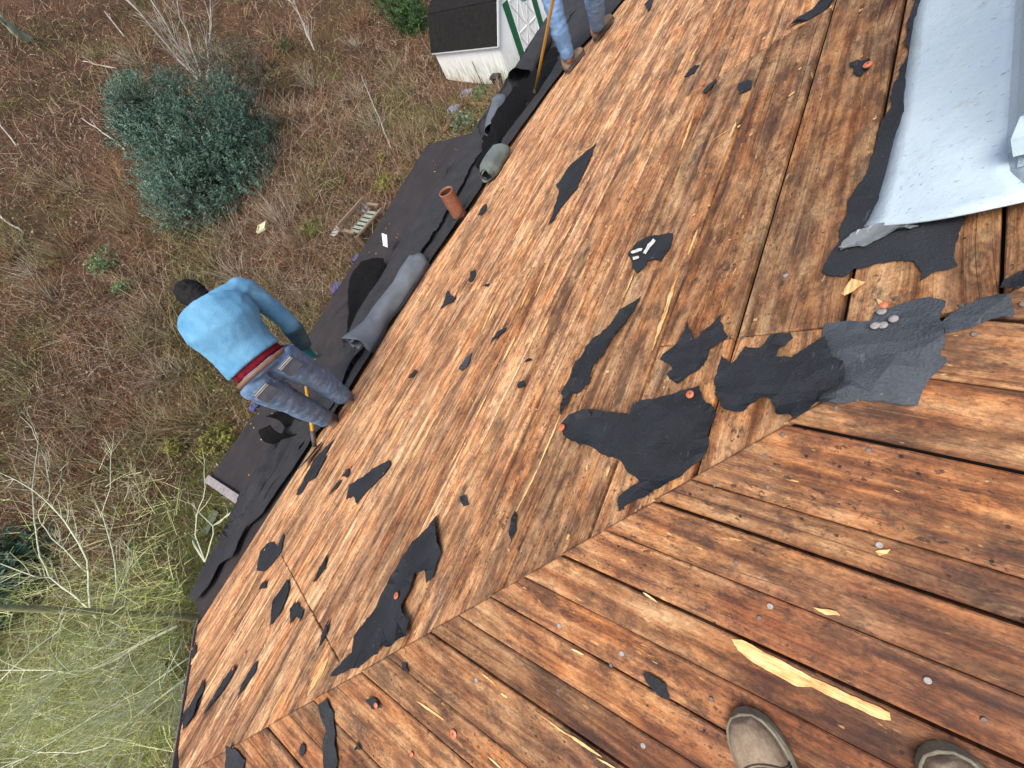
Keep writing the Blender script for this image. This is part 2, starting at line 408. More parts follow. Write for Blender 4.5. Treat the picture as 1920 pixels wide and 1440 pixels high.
# rest of the back slope: plain boards outside the picture
mb = MB()
mb.add([(HIP - RIDGE_Y, RIDGE_Y, zA(0, RIDGE_Y)), (XR, RIDGE_Y, zA(0, RIDGE_Y)), (XR, -6.62, zA(0, YB)), (-1.44, -6.62, zA(0, YB)), (-1.66, -5.34, zA(0, 2.14))], [(0, 4, 3, 2, 1)])
mb.build('back_slope', FELTE, house)
# walls
WALLM = NT('house_siding', .7, .3); _p = WALLM.coord()
_z = WALLM.n('SeparateXYZ', {0: _p}).node.outputs[2]
_l = WALLM.math('FRACT', WALLM.math('MULTIPLY', _z, 6.0))
WALLM.color(WALLM.mix(WALLM.math('LESS_THAN', _l, .08), (.55, .53, .48), (.22, .21, .19))); WALLM.bump(_l, .02, .6)
mb = MB()
wx0, wx1, wy0, wy1 = -1.05, XR - .4, -6.2, 3.0
top = zA(0, 3.1) - .12
mb.box(((wx0 + wx1) / 2, (wy0 + wy1) / 2, top / 2), ((wx1 - wx0) / 2, 0, 0), (0, (wy1 - wy0) / 2, 0), (0, 0, top / 2))
mb.build('wall', WALLM.m, house)
def board(name, parent, frame, pts, thick, color, prof=None):
    """pts: 4 corners (u, v) in frame, counter-clockwise seen from above; frame = (origin, e1, e2, n)"""
    O, e1, e2, n_ = frame
    c = Vector((0, 0)); 
    for p in pts: c += Vector(p)
    c /= 4
    mw = Matrix(((e1.x, e2.x, n_.x, 0), (e1.y, e2.y, n_.y, 0), (e1.z, e2.z, n_.z, 0), (0, 0, 0, 1)))
    og = O + e1 * c.x + e2 * c.y
    mw.translation = og
    loc = [Vector((p[0] - c.x, p[1] - c.y)) for p in pts]
    def inset(d):
        out = []
        for i in range(4):
            a, b, q = loc[i - 1], loc[i], loc[(i + 1) % 4]
            d1 = (b - a).normalized(); d2 = (q - b).normalized()
            n1 = Vector((-d1.y, d1.x)); n2 = Vector((-d2.y, d2.x))
            k = n1 + n2; k = k / max(.4, k.dot(n1)); out.append(b + k * d)
        return out
    z0 = random.uniform(-.004, 0); tl = random.uniform(-.0022, .0022)
    wv = max(p.y for p in loc) or .1
    def zz(p): return z0 + tl * p.y / wv
    r1 = [(p.x, p.y, -thick) for p in loc]
    r2 = [(p.x, p.y, zz(p) - .0035) for p in loc]
    r3 = [(p.x, p.y, zz(p)) for p in inset(.003)]
    v = r1 + r2 + r3
    f = []
    for k in (0, 4):
        for i in range(4):
            j = (i + 1) % 4; f.append((k + i, k + j, k + j + 4, k + i + 4))
    f.append((8, 9, 10, 11))
    me = mesh(name, v, f)
    o = link(name, me, WOOD, parent, mw); o.color = color
    return o
# long slope A: boards along X
FA = (Vector((0, 0, CZ + C1)), Vector((1, 0, 0)), Vector((0, 1 / SN, -S / SN)), Vector((0, S / SN, 1 / SN)))
VA = [RIDGE_Y * SN]
v = -.068 - .245 * 6
VA = []
while v < YB * SN:
    VA.append(v); v += .245 + random.uniform(-.012, .012) if not (-.1 < v < .65) else .245
VA[-1:] = [VA[-1], YB * SN]
JOINTS = {}
for i in range(len(VA) - 1):
    v0, v1 = VA[i], VA[i + 1]
    y0, y1 = v0 / SN, v1 / SN; ym = (y0 + y1) / 2
    if ym < RIDGE_Y: continue
    cuts = []
    if -.3 < ym < .42: cuts.append(.765)
    if .1 < ym < .85: cuts.append(2.44)
    if 1.2 < ym < 2.1: cuts.append(1.465)
    if 1.35 < ym < 2.45: cuts.append(-.64)
    if 2.1 < ym < 3.1: cuts.append(2.9)
    if .8 < ym < 1.3: cuts.append(3.6)
    cuts += [4.4 + (i * 1.73) % 2.0, 7.6 + (i * .83) % 2.0]
    cuts = sorted(cuts)
    gap = (.0040 if i % 2 else .0028) if ym < 1.2 else (.0058 if i % 3 == 0 else .0040)
    if -.1 < v0 < .7: gap = .0062
    xs0 = [clip_left(y0)] + cuts + [XR]; xs1 = [clip_left(y1)] + cuts + [XR]
    for k in range(len(xs0) - 1):
        a0, a1 = xs0[k], xs1[k]; b0, b1 = xs0[k + 1], xs1[k + 1]
        if b0 <= a0 or b1 <= a1: continue
        e0 = .0 if k == 0 else .002; e1_ = .002
        wth = min(1, max(.2, .35 + .28 * ym)) + random.uniform(-.15, .15)
        split = random.random() < (.4 if ym < 1.2 else .75) and 0.6 < ym
        vm = v0 + (v1 - v0) * random.uniform(.42, .58)
        segs = [(v0, vm), (vm, v1)] if split else [(v0, v1)]
        def at(vv, p0, p1): return p0 + (p1 - p0) * (vv - v0) / (v1 - v0)
        for (s0, s1) in segs:
            ga = gap if s0 == v0 else .0020; gb = gap if s1 == v1 else .0020
            board('roof_board', roof, FA, [(at(s0, a0, a1) + e0, s0 + ga), (at(s0, b0, b1) - e1_, s0 + ga), (at(s1, b0, b1) - e1_, s1 - gb), (at(s1, a0, a1) + e0, s1 - gb)], .02,
                  (max(0, min(1, wth)), random.uniform(.55, .98), max(0, random.uniform(-.2, .45)), 1))
# hip plane B: boards along Y, laid a little proud over the ends of the others
FB = (Vector((0, 0, CZ - H0 + .008)), Vector((0, 1, 0)), Vector((-1 / SN, 0, -S / SN)), Vector((-S / SN, 0, 1 / SN)))
XB = sorted(onB(*p).x for p in [(1280, 1147), (1280, 1055), (1280, 960), (1280, 897), (1490, 800), (1740, 713), (917, 1120), (797, 1180)])
strong = {round(onB(*p).x, 4) for p in [(1280, 1147), (1280, 960), (1490, 800), (917, 1120)]}
XB = [-1.74, -1.62, -1.50, -1.385, -1.265, -1.15, -1.035, -.92, -.80, -.69, -.585, -.48] + [x for x in XB if x > -.45]
lo = [x for x in XB if x > -.45][0]
XB = [x for x in XB if x < lo - .06 or x >= lo]
# fill the interval between the lower measured seams
out = []
for a, b in zip(XB[:-1], XB[1:]):
    out.append(a)
    nsub = round((b - a) / .118)
    for k in range(1, nsub): out.append(a + (b - a) * k / nsub)
XB = out + [XB[-1], XB[-1] + .115, XB[-1] + .23, XB[-1] + .345, XB[-1] + .46, XB[-1] + .575, XB[-1] + .69, XB[-1] + .805]
for i in range(len(XB) - 1):
    x0, x1 = XB[i], XB[i + 1]
    g0 = .0034 if (round(x0, 4) in strong or i % 2 == 0) else .0011
    g1 = .0034 if (round(x1, 4) in strong or i % 2 == 1) else .0011
    if x1 > HIP - RIDGE_Y - .1: continue
    w0, w1 = -x1 * SN, -x0 * SN                # downslope coordinate
    L0, L1 = HIP - x1, HIP - x0                # hip end
    R0, R1 = -3.2 - HIP + x1, -3.2 - HIP + x0
    cut = -1.15 - .5 * (i % 3)
    for (A0, A1, Bq0, Bq1) in ((cut + .002, cut + .002, L0 - .004, L1 - .004), (R0, R1, cut - .002, cut - .002)):
        if Bq0 <= A0: continue
        board('roof_board', roof, FB, [(A0, w0 + g1), (Bq0, w0 + g1), (Bq1, w1 - g0), (A1, w1 - g0)], .03,
              (random.uniform(0.0, .16), random.uniform(.65, 1.0), random.uniform(.3, .9), 1))
# rake edging
STEELG = plain('dull_drip_edge', (.20, .19, .18), (.10, .095, .09), 30, .6, .4, .001, .3)
mb = MB()
pa = [Vector((rake_x(y) - .012, y, zA(0, y) - .006)) for y in (2.14, 2.8, 3.4)] + [Vector((-1.45, YB + .02, zC(0, YB) - .006))]
for a, b in zip(pa[:-1], pa[1:]): mb.bar(a, b, .012, .03)
mb.build('rake_edging', STEELG, roof)

# ------------------------------------------------------------------ porch roof and eave strip
porch_pts = [onC(*p) for p in [(393, 897), (560, 660), (690, 450), (800, 272)]]
ev_pts = [(-1.44, YB), (-1.40, 3.72), (-1.19, 3.83), (-.72, 3.92), (-.62, 3.90), (2.8, 4.18), (4.77, 4.20), (6.7, 4.42), (XR, 4.9), (XR, YB)]
mb = MB()
def slab(mb, pts, zf, t):
    n_ = len(pts); vt = [(x, y, zf(x, y)) for x, y in pts]; vb = [(x, y, zf(x, y) - t) for x, y in pts]
    mb.add(vt + vb, [tuple(range(n_)), tuple(reversed(range(n_, 2 * n_)))] + [(i, n_ + i, n_ + (i + 1) % n_, (i + 1) % n_)[::-1] for i in range(n_)])
slab(mb, list(reversed(ev_pts)), lambda x, y: zC(x, y) - .004, .10)
mb.build('eave_overhang', MEMB, house)
mb = MB()
pp = [(-.61, 3.88), (-.64, 4.85), (.99, 4.87), (2.84, 5.13), (4.94, 5.45), (4.78, 4.18)]
slab(mb, list(reversed(pp)), lambda x, y: zC(x, y), .14)
porch = mb.build('porch_roof', MEMB, house)
# old edge board at the porch end, with the dark fascia below
mb = MB(); a, b = onC(393, 897), onC(462, 943); mb.bar(a + Vector((-.01, .0, .018)), b + Vector((-.01, 0, .018)), .075, .03)
mb.build('edge_board', WHITEP, porch)
mb = MB(); mb.bar(a + Vector((-.012, -.02, -.14)), b + Vector((-.012, .02, -.14)), .02, .22); mb.build('fascia', UNDER, porch)
mb = MB()
for x in (-.4, 1.2, 2.9, 4.6): mb.box((x, 4.72, (zC(0, 4.8) - .12) / 2), (.05, 0, 0), (0, .05, 0), (0, 0, (zC(0, 4.8) - .12) / 2))
for k in range(4):
    q = MB(); x = (-.4, 1.2, 2.9, 4.6)[k]; q.box((x, 4.72, (zC(0, 4.8) - .12) / 2), (.05, 0, 0), (0, .05, 0), (0, 0, (zC(0, 4.8) - .12) / 2)); q.build('post', WHITEP, porch)

# ------------------------------------------------------------------ torn sheets
def px(z, off, pts): return [(off[0] + x / z, off[1] + y / z) for x, y in pts]
def sheet_mesh(name, poly, zf, seed=0, thick=.0022, wr=.006, jag=.075, step=None, curl=.0, stretch=1.0, base=.0025):
    rnd = random.Random(seed)
    poly = [Vector(p) for p in poly]
    area = sum(a.x * b.y - a.y * b.x for a, b in zip(poly, poly[1:] + poly[:1])) / 2
    if area < 0: poly.reverse(); area = -area
    if step is None: step = max(.012, min(.05, math.sqrt(area) / 9))
    out = []
    def frac(a, b, d):
        L = (b - a).length
        if L < max(.004, step * .35) or d > 6: return [a]
        n_ = Vector((a.y - b.y, b.x - a.x)).normalized(); t = rnd.uniform(.35, .65)
        m_ = a.lerp(b, t) + n_ * rnd.choice((-1, 1)) * rnd.uniform(.2, 1.0) * min(L, step * 5) * jag * 1.1
        return frac(a, m_, d + 1) + frac(m_, b, d + 1)
    for a, b in zip(poly, poly[1:] + poly[:1]): out += frac(a, b, 0)
    nb = len(out)
    x0, x1 = min(p.x for p in out), max(p.x for p in out); y0, y1 = min(p.y for p in out), max(p.y for p in out)
    st = step * 1.3; pts = list(out)
    y = y0 + st / 2
    while y < y1:
        x = x0 + st / 2
        while x < x1:
            pts.append(Vector((x + rnd.uniform(-.3, .3) * st, y + rnd.uniform(-.3, .3) * st))); x += st
        y += st
    v, e, f, _, _, _ = delaunay_2d_cdt([Vector((p.x, p.y)) for p in pts], [], [list(range(nb))], 1, 1e-5)
    f = [tuple(t) for t in f if len(t) >= 3]
    cnt = {}
    for t in f:
        for i in range(len(t)):
            k = (t[i], t[(i + 1) % len(t)]); cnt[k] = 1
    edge = [(a, b) for (a, b) in cnt if (b, a) not in cnt]
    bset = {i for ab in edge for i in ab}
    s0 = seed * 3.7; top_ = []; bot = []
    fr = 1.6 / max(.08, math.sqrt(area))
    def crease(p): return (1 - abs(noise.noise(Vector((p.x * fr * 1.4 / stretch + 3, p.y * fr * 1.4, s0 + 17))))) ** 8
    for i, p in enumerate(v):
        h = max(0, noise.noise(Vector((p.x * fr / stretch, p.y * fr, s0))) * 1.1 + .25) * wr + max(0, noise.noise(Vector((p.x * fr * 3 / stretch, p.y * fr * 3, s0 + 9)))) * wr * .5
        h += crease(p) * wr * .7
        if i in bset and curl: h += curl * max(0, noise.noise(Vector((p.x * fr * 1.3, p.y * fr * 1.3, s0 + 4))) + .1)
        z = zf(p.x, p.y) + base + h
        top_.append((p.x, p.y, z + thick)); bot.append((p.x, p.y, z))
    n_ = len(v)
    F_ = [t for t in f] + [tuple(reversed([i + n_ for i in t])) for t in f] + [(b, a, a + n_, b + n_) for a, b in edge]
    return mesh(name, top_ + bot, F_)
SMALL = ('small torn scrap of black roofing felt stuck to the bare boards', 'felt scrap', 'small felt scraps left on the boards')
def scrap(poly, plane='A', label=None, mat=None, wr=.005, curl=.008, seed=None, base=.0025, **kw):
    fn, zf = {'A': (onA, zA), 'B': (onB, lambda x, y: zB(x, y) + .008), 'AC': (onAC, zAC)}[plane]
    pts = [fn(*p) for p in poly]
    scrap.n += 1
    me = sheet_mesh('felt_scrap', [(p.x, p.y) for p in pts], zf, seed or scrap.n, wr=wr, curl=curl, base=base, **kw)
    c = sum((Vector(q.co) for q in me.vertices), Vector()) / len(me.vertices)
    for q in me.vertices: q.co -= c
    o = link('felt_scrap', me, mat or FELT, None, Matrix.Translation(c))
    if label: tag(o, label, 'felt scrap')
    else: tag(o, *SMALL)
    return o
scrap.n = 0
z8 = lambda pts: px(3, (640, 960), pts)
z7 = lambda pts: px(3, (0, 960), pts)
z6 = lambda pts: px(3, (1280, 480), pts)
z5 = lambda pts: px(3, (640, 480), pts)
z3 = lambda pts: px(3, (1280, 0), pts)
z2 = lambda pts: px(3, (640, 0), pts)
ze = lambda pts: px(4.8, (360, 800), pts)
scrap(z8([(550, 15), (572, 230), (525, 372), (490, 402), (482, 330), (420, 350), (400, 440), (352, 530), (400, 610), (382, 700), (290, 760), (240, 740), (215, 800), (20, 905), (-60, 930), (-10, 870), (70, 790), (80, 700), (150, 600), (200, 540), (260, 430), (330, 290), (380, 210), (450, 130)]), 'A',
      'long ragged black felt strip with orange cap, reaching down to the hip seam', wr=.010, curl=.03)
scrap(z5([(1240, 905), (1252, 800), (1240, 770), (1290, 690), (1340, 580), (1420, 470), (1500, 410), (1600, 310), (1690, 240), (1560, 450), (1480, 560), (1410, 640), (1405, 720), (1350, 770), (1300, 790), (1270, 860)]), 'A',
      'narrow curled black felt strip with a sharp pointed tip', wr=.012, curl=.03)
scrap([(1053, 797), (1070, 780), (1123, 775), (1180, 780), (1187, 760), (1280, 735), (1311, 728), (1325, 762), (1333, 764), (1343, 783), (1328, 815), (1322, 856), (1280, 893), (1233, 922), (1160, 960), (1160, 933), (1203, 907), (1160, 863), (1123, 850), (1083, 833), (1056, 816)], 'A',
      'large black felt sheet with a pale crease and long pointed arm', wr=.010, curl=.022, step=.022)
scrap([(1237, 675), (1270, 645), (1290, 603), (1302, 640), (1352, 592), (1365, 635), (1330, 660), (1320, 690), (1270, 725), (1250, 705), (1262, 695)], 'A', 'butterfly shaped black felt scrap beside the yellow split strip', wr=.008, curl=.015)
# layered sheets over the hip
def hipz(x, y): return max(zA(x, y), zB(x, y) + .008) if False else (zB(x, y) + .008 if x + y < HIP else zA(x, y))
def onHip(x, y):
    a = onA(x, y)
    return a if a.x + a.y > HIP else onB(x, y)
def hip_sheet(poly, label, mat, seed, wr=.008, base=.003, curl=.015, step=.022):
    pts = [onHip(*p) for p in poly]
    me = sheet_mesh('felt_sheet', [(p.x, p.y) for p in pts], lambda x, y: zA(x, y) - max(0, HIP - x - y) * S + .012 * sig((HIP - x - y) * 200), seed, wr=wr, base=base, curl=curl, step=step)
    c = sum((Vector(q.co) for q in me.vertices), Vector()) / len(me.vertices)
    for q in me.vertices: q.co -= c
    return tag(link('felt_sheet', me, mat, None, Matrix.Translation(c)), label, 'felt sheet')
hip_sheet(z6([(560, 700), (700, 560), (770, 470), (790, 400), (930, 372), (1000, 380), (1060, 372), (1070, 330), (1240, 272), (1380, 247), (1470, 272), (1440, 400), (1445, 500), (1420, 600), (1460, 630), (1390, 700), (1300, 870), (1180, 862), (980, 842), (760, 842), (640, 860)]), 'broad grey felt sheet folded over the hip with two nail heads', FELTG, 71, .010, .003, .012)
hip_sheet(z6([(180, 800), (212, 575), (275, 625), (350, 540), (430, 545), (490, 480), (600, 460), (615, 490), (540, 550), (520, 590), (600, 600), (720, 520), (790, 480), (830, 600), (885, 640), (885, 750), (780, 800), (700, 900), (625, 962), (520, 930), (480, 830), (440, 820), (340, 900), (230, 885)]), 'torn black felt sheet lying across the hip on top of the grey one', FELT, 72, .014, .014, .02)
hip_sheet(z6([(1452, 465), (1438, 400), (1485, 350), (1600, 290), (1760, 230), (1822, 270), (1825, 380), (1700, 400), (1600, 440), (1520, 450)]), 'short grey felt tongue on the reddish boards below the flashing', FELTG, 73, .006, .004, .01)
hip_sheet([(1858, 560), (1885, 528), (1925, 515), (1990, 480), (2000, 505), (1925, 545), (1890, 566)], 'thin curled black felt strip along the upper hip seam', FELT, 74, .01, .004, .03)
scrap([(1540, 512), (1556, 478), (1578, 420), (1592, 375), (1630, 300), (1668, 210), (1700, 90), (1712, 0), (1740, -60), (1900, -60), (1860, 200), (1800, 405), (1795, 500), (1750, 512), (1724, 528), (1712, 492), (1680, 490), (1640, 497), (1600, 506), (1580, 522), (1556, 520)], 'A',
      'black felt underlay sticking out from below the white flashing', wr=.006, curl=.012, step=.022)
scrap(z5([(560, 300), (600, 200), (612, 215), (650, 230), (632, 262), (600, 275)]), 'A', 'small arrow shaped black felt scrap across from the large grey roll')
scrap(z5([(718, 145), (730, 90), (755, 82), (757, 110), (738, 146)]), 'A')
scrap(z5([(30, 1370), (50, 1290), (110, 1250), (180, 1200), (270, 1150), (285, 1180), (200, 1280), (110, 1370), (92, 1400), (72, 1350)]), 'A', 'jagged black felt scrap below the bending man', curl=.012)
scrap(z5([(660, 640), (700, 580), (735, 545), (712, 620), (680, 650)]), 'A', 'small grey felt scrap midway along the bare boards', mat=FELTG)
scrap(z5([(840, 490), (880, 430), (930, 405), (925, 425), (880, 465)]), 'A', 'bowed black felt sliver next to the small grey scrap')
scrap(z5([(995, 725), (1030, 705), (1033, 740), (1000, 752)]), 'A')
scrap(z5([(675, 1360), (700, 1348), (718, 1402), (690, 1412)]), 'A')
scrap(z5([(1030, 600), (1058, 578), (1077, 590), (1055, 602)]), 'A')
scrap(z5([(800, 172), (815, 160), (842, 158), (825, 180)]), 'A')
scrap(z5([(375, 690), (420, 640), (432, 650), (400, 690)]), 'A')
scrap(z5([(12, 1245), (30, 1205), (52, 1188), (40, 1235)]), 'A')
scrap(z2([(1165, 1272), (1220, 1100), (1210, 1050), (1225, 1040), (1280, 950), (1370, 860), (1440, 805), (1400, 900), (1370, 970), (1330, 1060), (1280, 1120), (1230, 1180), (1200, 1240)]), 'A', 'long leaf shaped black felt scrap on the middle boards', curl=.012)
wsc = scrap([(1177, 480), (1190, 462), (1212, 447), (1240, 443), (1262, 440), (1260, 462), (1240, 490), (1215, 492), (1195, 516), (1185, 505)], 'A', 'black felt scrap with white scuff marks near the long yellow split', curl=.012)
CHALK = plain('white_scuff', (.66, .66, .62), (.42, .42, .40), 60, .8, .2, .001)
for k_, pl_ in enumerate(([(1184, 477), (1196, 472), (1206, 471), (1204, 476), (1187, 481)], [(1207, 480), (1215, 464), (1226, 453), (1230, 457), (1219, 470), (1212, 483)], [(1186, 487), (1198, 485), (1199, 489), (1188, 492)])):
    q_ = [onA(*p) for p in pl_]; link('paint_mark', sheet_mesh('paint_mark', [(p.x, p.y) for p in q_], zA, 500 + k_, .001, .001, .1, .006, 0, 1, .015), CHALK, wsc)
scrap(z2([(768, 1215), (800, 1160), (818, 1150), (815, 1185), (790, 1215)]), 'A')
scrap(z7([(1450, 320), (1470, 220), (1500, 185), (1530, 170), (1560, 200), (1600, 120), (1585, 230), (1530, 300), (1490, 335)]), 'A', 'black felt scrap touching the yellow strip near the roof end')
scrap(z7([(1455, 440), (1475, 400), (1505, 385), (1500, 430)]), 'A')
scrap(z7([(1525, 640), (1540, 500), (1620, 378), (1632, 440), (1590, 560)]), 'A', 'lens shaped black felt scrap next to the small forked one')
scrap(z7([(1640, 635), (1640, 540), (1672, 500), (1712, 555), (1695, 615), (1670, 590)]), 'A', 'small forked black felt scrap beside the dark joint near the roof end')
scrap(z7([(1790, 780), (1815, 690), (1855, 600), (1845, 680)]), 'A')
scrap(z7([(1770, 400), (1800, 320), (1845, 240), (1835, 320)]), 'A')
scrap(z7([(1140, 1150), (1200, 1050), (1312, 870), (1332, 880), (1250, 1020)]), 'A')
scrap(z7([(1338, 1055), (1370, 960), (1452, 835), (1442, 900), (1370, 1010)]), 'A')
scrap(z7([(1030, 1225), (1042, 1130), (1100, 1040), (1150, 940), (1152, 1000), (1092, 1160)]), 'A', 'black felt scrap hugging the open end of the roof', curl=.02)
scrap(z7([(1078, 835), (1088, 780), (1112, 730), (1108, 790)]), 'A')
scrap(z8([(962, 60), (975, -5), (990, 20), (986, 110), (960, 172), (943, 115)]), 'A', curl=.02)
scrap(ze([(945, 620), (955, 570), (1010, 490), (1100, 300), (1200, 190), (1300, 95), (1205, 255), (1212, 280), (1130, 440), (1110, 470), (1040, 510), (990, 600)]), 'A', 'long pointed black felt strip just above the eave felt')
scrap(ze([(1240, 612), (1290, 530), (1345, 478), (1350, 492), (1300, 570)]), 'A')
scrap(ze([(1100, 1405), (1130, 1320), (1222, 1158), (1225, 1215), (1160, 1330)]), 'A')
scrap(ze([(1370, 455), (1415, 390), (1425, 420), (1400, 465)]), 'A')
scrap(z3([(935, 362), (1000, 358), (1050, 380), (1010, 432), (970, 435), (960, 400)]), 'A', 'small black felt flag under a large orange cap by the flashing', curl=.01)
scrap(z3([(308, 480), (372, 458), (388, 500), (320, 532)]), 'A', 'small squarish black felt scrap at the board joint below the twisted strip')
scrap(z3([(580, 172), (640, 118), (740, 50), (820, -10), (870, -10), (800, 62), (700, 120), (640, 140)]), 'A', 'long twisted black felt strip lying across the joint of the boards', curl=.03)
scrap(z3([(8, 442), (60, 382), (98, 368), (70, 412)]), 'A')
scrap(z3([(108, 525), (150, 480), (185, 452), (192, 466), (130, 532)]), 'A')
scrap(z2([(1700, 30), (1740, 0), (1760, -10), (1730, 70)]), 'A')
scrap(z7([(1810, 1090), (1850, 1045), (1890, 1130), (1900, 1300), (1915, 1400), (1905, 1480), (1845, 1490), (1830, 1320), (1852, 1230), (1820, 1130)]), 'B', 'upright black felt strip on the reddish hip boards')
scrap(z7([(1285, 1310), (1340, 1330), (1395, 1390), (1380, 1480), (1280, 1490)]), 'B', 'black felt scrap at the low corner of the hip boards')
scrap(z7([(1700, 1362), (1710, 1300), (1732, 1310), (1725, 1372)]), 'B')
scrap(z8([(1715, 948), (1698, 905), (1740, 908), (1790, 940), (1830, 970), (1852, 1062), (1800, 1040), (1750, 990)]), 'B', 'small black felt scrap pinned by a white nail head')
scrap(z8([(158, 1050), (200, 1043), (245, 1102), (190, 1108)]), 'B')
scrap(z8([(95, 1332), (102, 1288), (128, 1332)]), 'B')
scrap(z8([(350, 850), (380, 850), (395, 910), (370, 890)]), 'B')

TAPE = plain('cloudy_tape', (.20, .22, .225), (.11, .12, .125), 20, .35, .5, .002)
scrap([(1567, 482), (1578, 462), (1592, 450), (1622, 440), (1655, 428), (1690, 424), (1716, 436), (1700, 442), (1660, 452), (1620, 470), (1595, 474)], 'A', 'cloudy grey tape strip stuck on the felt below the flashing', TAPE, .008, .02, 401, .014)
# eave felt: everything between the bare boards and the roof edge
edge_in = [(377, 1128), (400, 1100), (420, 1060), (445, 1045), (470, 990), (500, 965), (540, 905), (580, 845), (598, 815), (625, 790), (668, 720), (690, 685), (725, 625), (760, 572), (790, 525), (822, 478), (850, 440), (880, 398), (905, 360), (935, 305), (960, 272), (1000, 215), (1040, 160), (1085, 100), (1130, 52), (1180, -10), (1230, -70)]
ein = [onAC(*p) for p in edge_in]
poly = [(p.x, p.y) for p in ein] + [(9.5, 4.55), (6.7, 4.36), (4.77, 4.22), (2.8, 4.20), (.3, 4.02), (-.62, 3.90), (-.72, 3.88), (-1.19, 3.80), (-1.40, 3.70)]
me = sheet_mesh('eave_felt', poly, zAC, 5, .004, .034, .05, .045, .012, 6.0, .004)
tag(link('eave_felt', me, FELTE), 'long wrinkled black felt strip still covering the eave', 'roofing felt')
# torn upper layers over the eave felt
def strip(pts, label, seed, mat=FELTE, wr=.055, curl=.07, base=.010):
    q = [onAC(*p) for p in pts]
    me = sheet_mesh('felt_strip', [(p.x, p.y) for p in q], zAC, seed, .004, wr, .12, .035, curl, 3.0, base)
    return tag(link('felt_strip', me, mat), label, 'felt strip')
strip([(768, 440), (800, 395), (868, 297), (895, 262), (915, 250), (905, 300), (880, 345), (840, 420), (800, 480), (760, 560), (735, 600), (745, 540), (765, 480)], 'crumpled felt strip along the eave between big roll and vent pipe', 11)
strip([(900, 250), (985, 110), (1040, 40), (1075, -10), (1110, -20), (1060, 60), (1010, 130), (985, 165), (960, 190), (930, 240), (905, 290)], 'ragged felt layer at the eave below the standing legs', 12)
strip([(448, 960), (500, 885), (560, 790), (585, 770), (600, 790), (565, 850), (520, 910), (480, 975), (440, 1035), (415, 1050)], 'frayed felt strip along the eave below the bending man', 13)
strip([(600, 742), (640, 690), (655, 640), (690, 640), (720, 600), (700, 650), (660, 710), (630, 770), (605, 790)], 'loose felt strip at the feet of the bending man', 14, FELT, .04, .06, .02)

def curl_roll(name, label, p0, p1, r0, r1, turns, start, mats, seed, height=0.0, open_deg=0, flare=0.0, nseg=26, thick=.004, side=1, wob=.12):
    """a sheet curled about the axis p0-p1 (resting on the roof), spiral from r0 (inner) to r1 (outer)"""
    p0, p1 = Vector(p0), Vector(p1); d = (p1 - p0); L = d.length; d.normalize()
    up = Vector((0, 0, 1)); sdv = d.cross(up).normalized() * side; up = (sdv.cross(d) * side).normalized()
    na = max(10, int(turns * 30)); rnd = random.Random(seed)
    V = []; F_ = []
    for k in range(nseg + 1):
        t = k / nseg
        for i in range(na + 1):
            u = i / na; a = start + u * turns * 2 * math.pi
            r = r0 + (r1 - r0) * u
            r *= 1 + wob * noise.noise(Vector((t * L * 4, math.cos(a) * .9 + seed, math.sin(a) * .9)))
            r *= 1 + flare * (max(0, .3 - t) / .3) ** 1.5 * u
            e = 0.05 * noise.noise(Vector((u * 9, seed, 2 if t > .5 else 7))) * (1 if t in (0, 1) else 0)
            c = p0 + d * (L * t + e) + up * (r1 * .85 + height)
            V.append(c + (sdv * math.cos(a) * 1.08 + up * math.sin(a) * .84) * r)
    w = na + 1
    for k in range(nseg):
        for i in range(na): F_.append((k * w + i, k * w + i + 1, (k + 1) * w + i + 1, (k + 1) * w + i))
    me = mesh(name, V, F_, True)
    o = link(name, me, mats)
    sm = o.modifiers.new('s', 'SOLIDIFY'); sm.thickness = thick; sm.offset = 0
    return tag(o, label, 'felt roll')
# big grey roll
a, b = onC(688, 662), onC(800, 500)
curl_roll('felt_roll', 'large grey roll of peeled roofing felt lying along the eave', a, b, .10, .140, 1.45, -1.7 - 1.45 * 2 * math.pi, ROLLG, 3, -.02, flare=.55, wob=.26)
# its free dark flap standing towards the yard
def flap(name, label, pxs, mat, seed, cat='felt flap', wr=.03):
    """free standing sheet: rows of (px, height above roof) from foot to lip"""
    rows = []
    for row in pxs:
        r = []
        for (x, y, h) in row:
            q = ray(x, y); t = (ZB + SC * YB + h) / (q[2] + SC * q[1]); q = q * t
            r.append(Vector((q[0], q[1], q[2] + CZ)))
        rows.append(r)
    # smooth interpolation
    def interp(line, n_):
        out = []
        m_ = len(line) - 1
        for i in range(n_ + 1):
            t = i / n_ * m_; k = min(int(t), m_ - 1); f = t - k
            P = [line[max(0, k - 1)], line[k], line[k + 1], line[min(m_, k + 2)]]
            out.append(.5 * ((2 * P[1]) + (P[2] - P[0]) * f + (2 * P[0] - 5 * P[1] + 4 * P[2] - P[3]) * f * f + (3 * P[1] - P[0] - 3 * P[2] + P[3]) * f ** 3))
        return out
    g = [interp(r, 18) for r in rows]; cols = [interp([g[i][j] for i in range(len(g))], 14) for j in range(19)]
    V = []; F_ = []
    for j in range(19):
        for i in range(15):
            p = cols[j][i]; n_ = noise.noise(p * 7 + Vector((seed, 0, 0))) * wr
            V.append(p + Vector((0, n_, n_ * .5)))
    for j in range(18):
        for i in range(14): F_.append((j * 15 + i, j * 15 + i + 1, (j + 1) * 15 + i + 1, (j + 1) * 15 + i))
    me = mesh(name, V, F_, True); o = link(name, me, mat); sm = o.modifiers.new('s', 'SOLIDIFY'); sm.thickness = .004; sm.offset = 0
    return tag(o, label, cat)
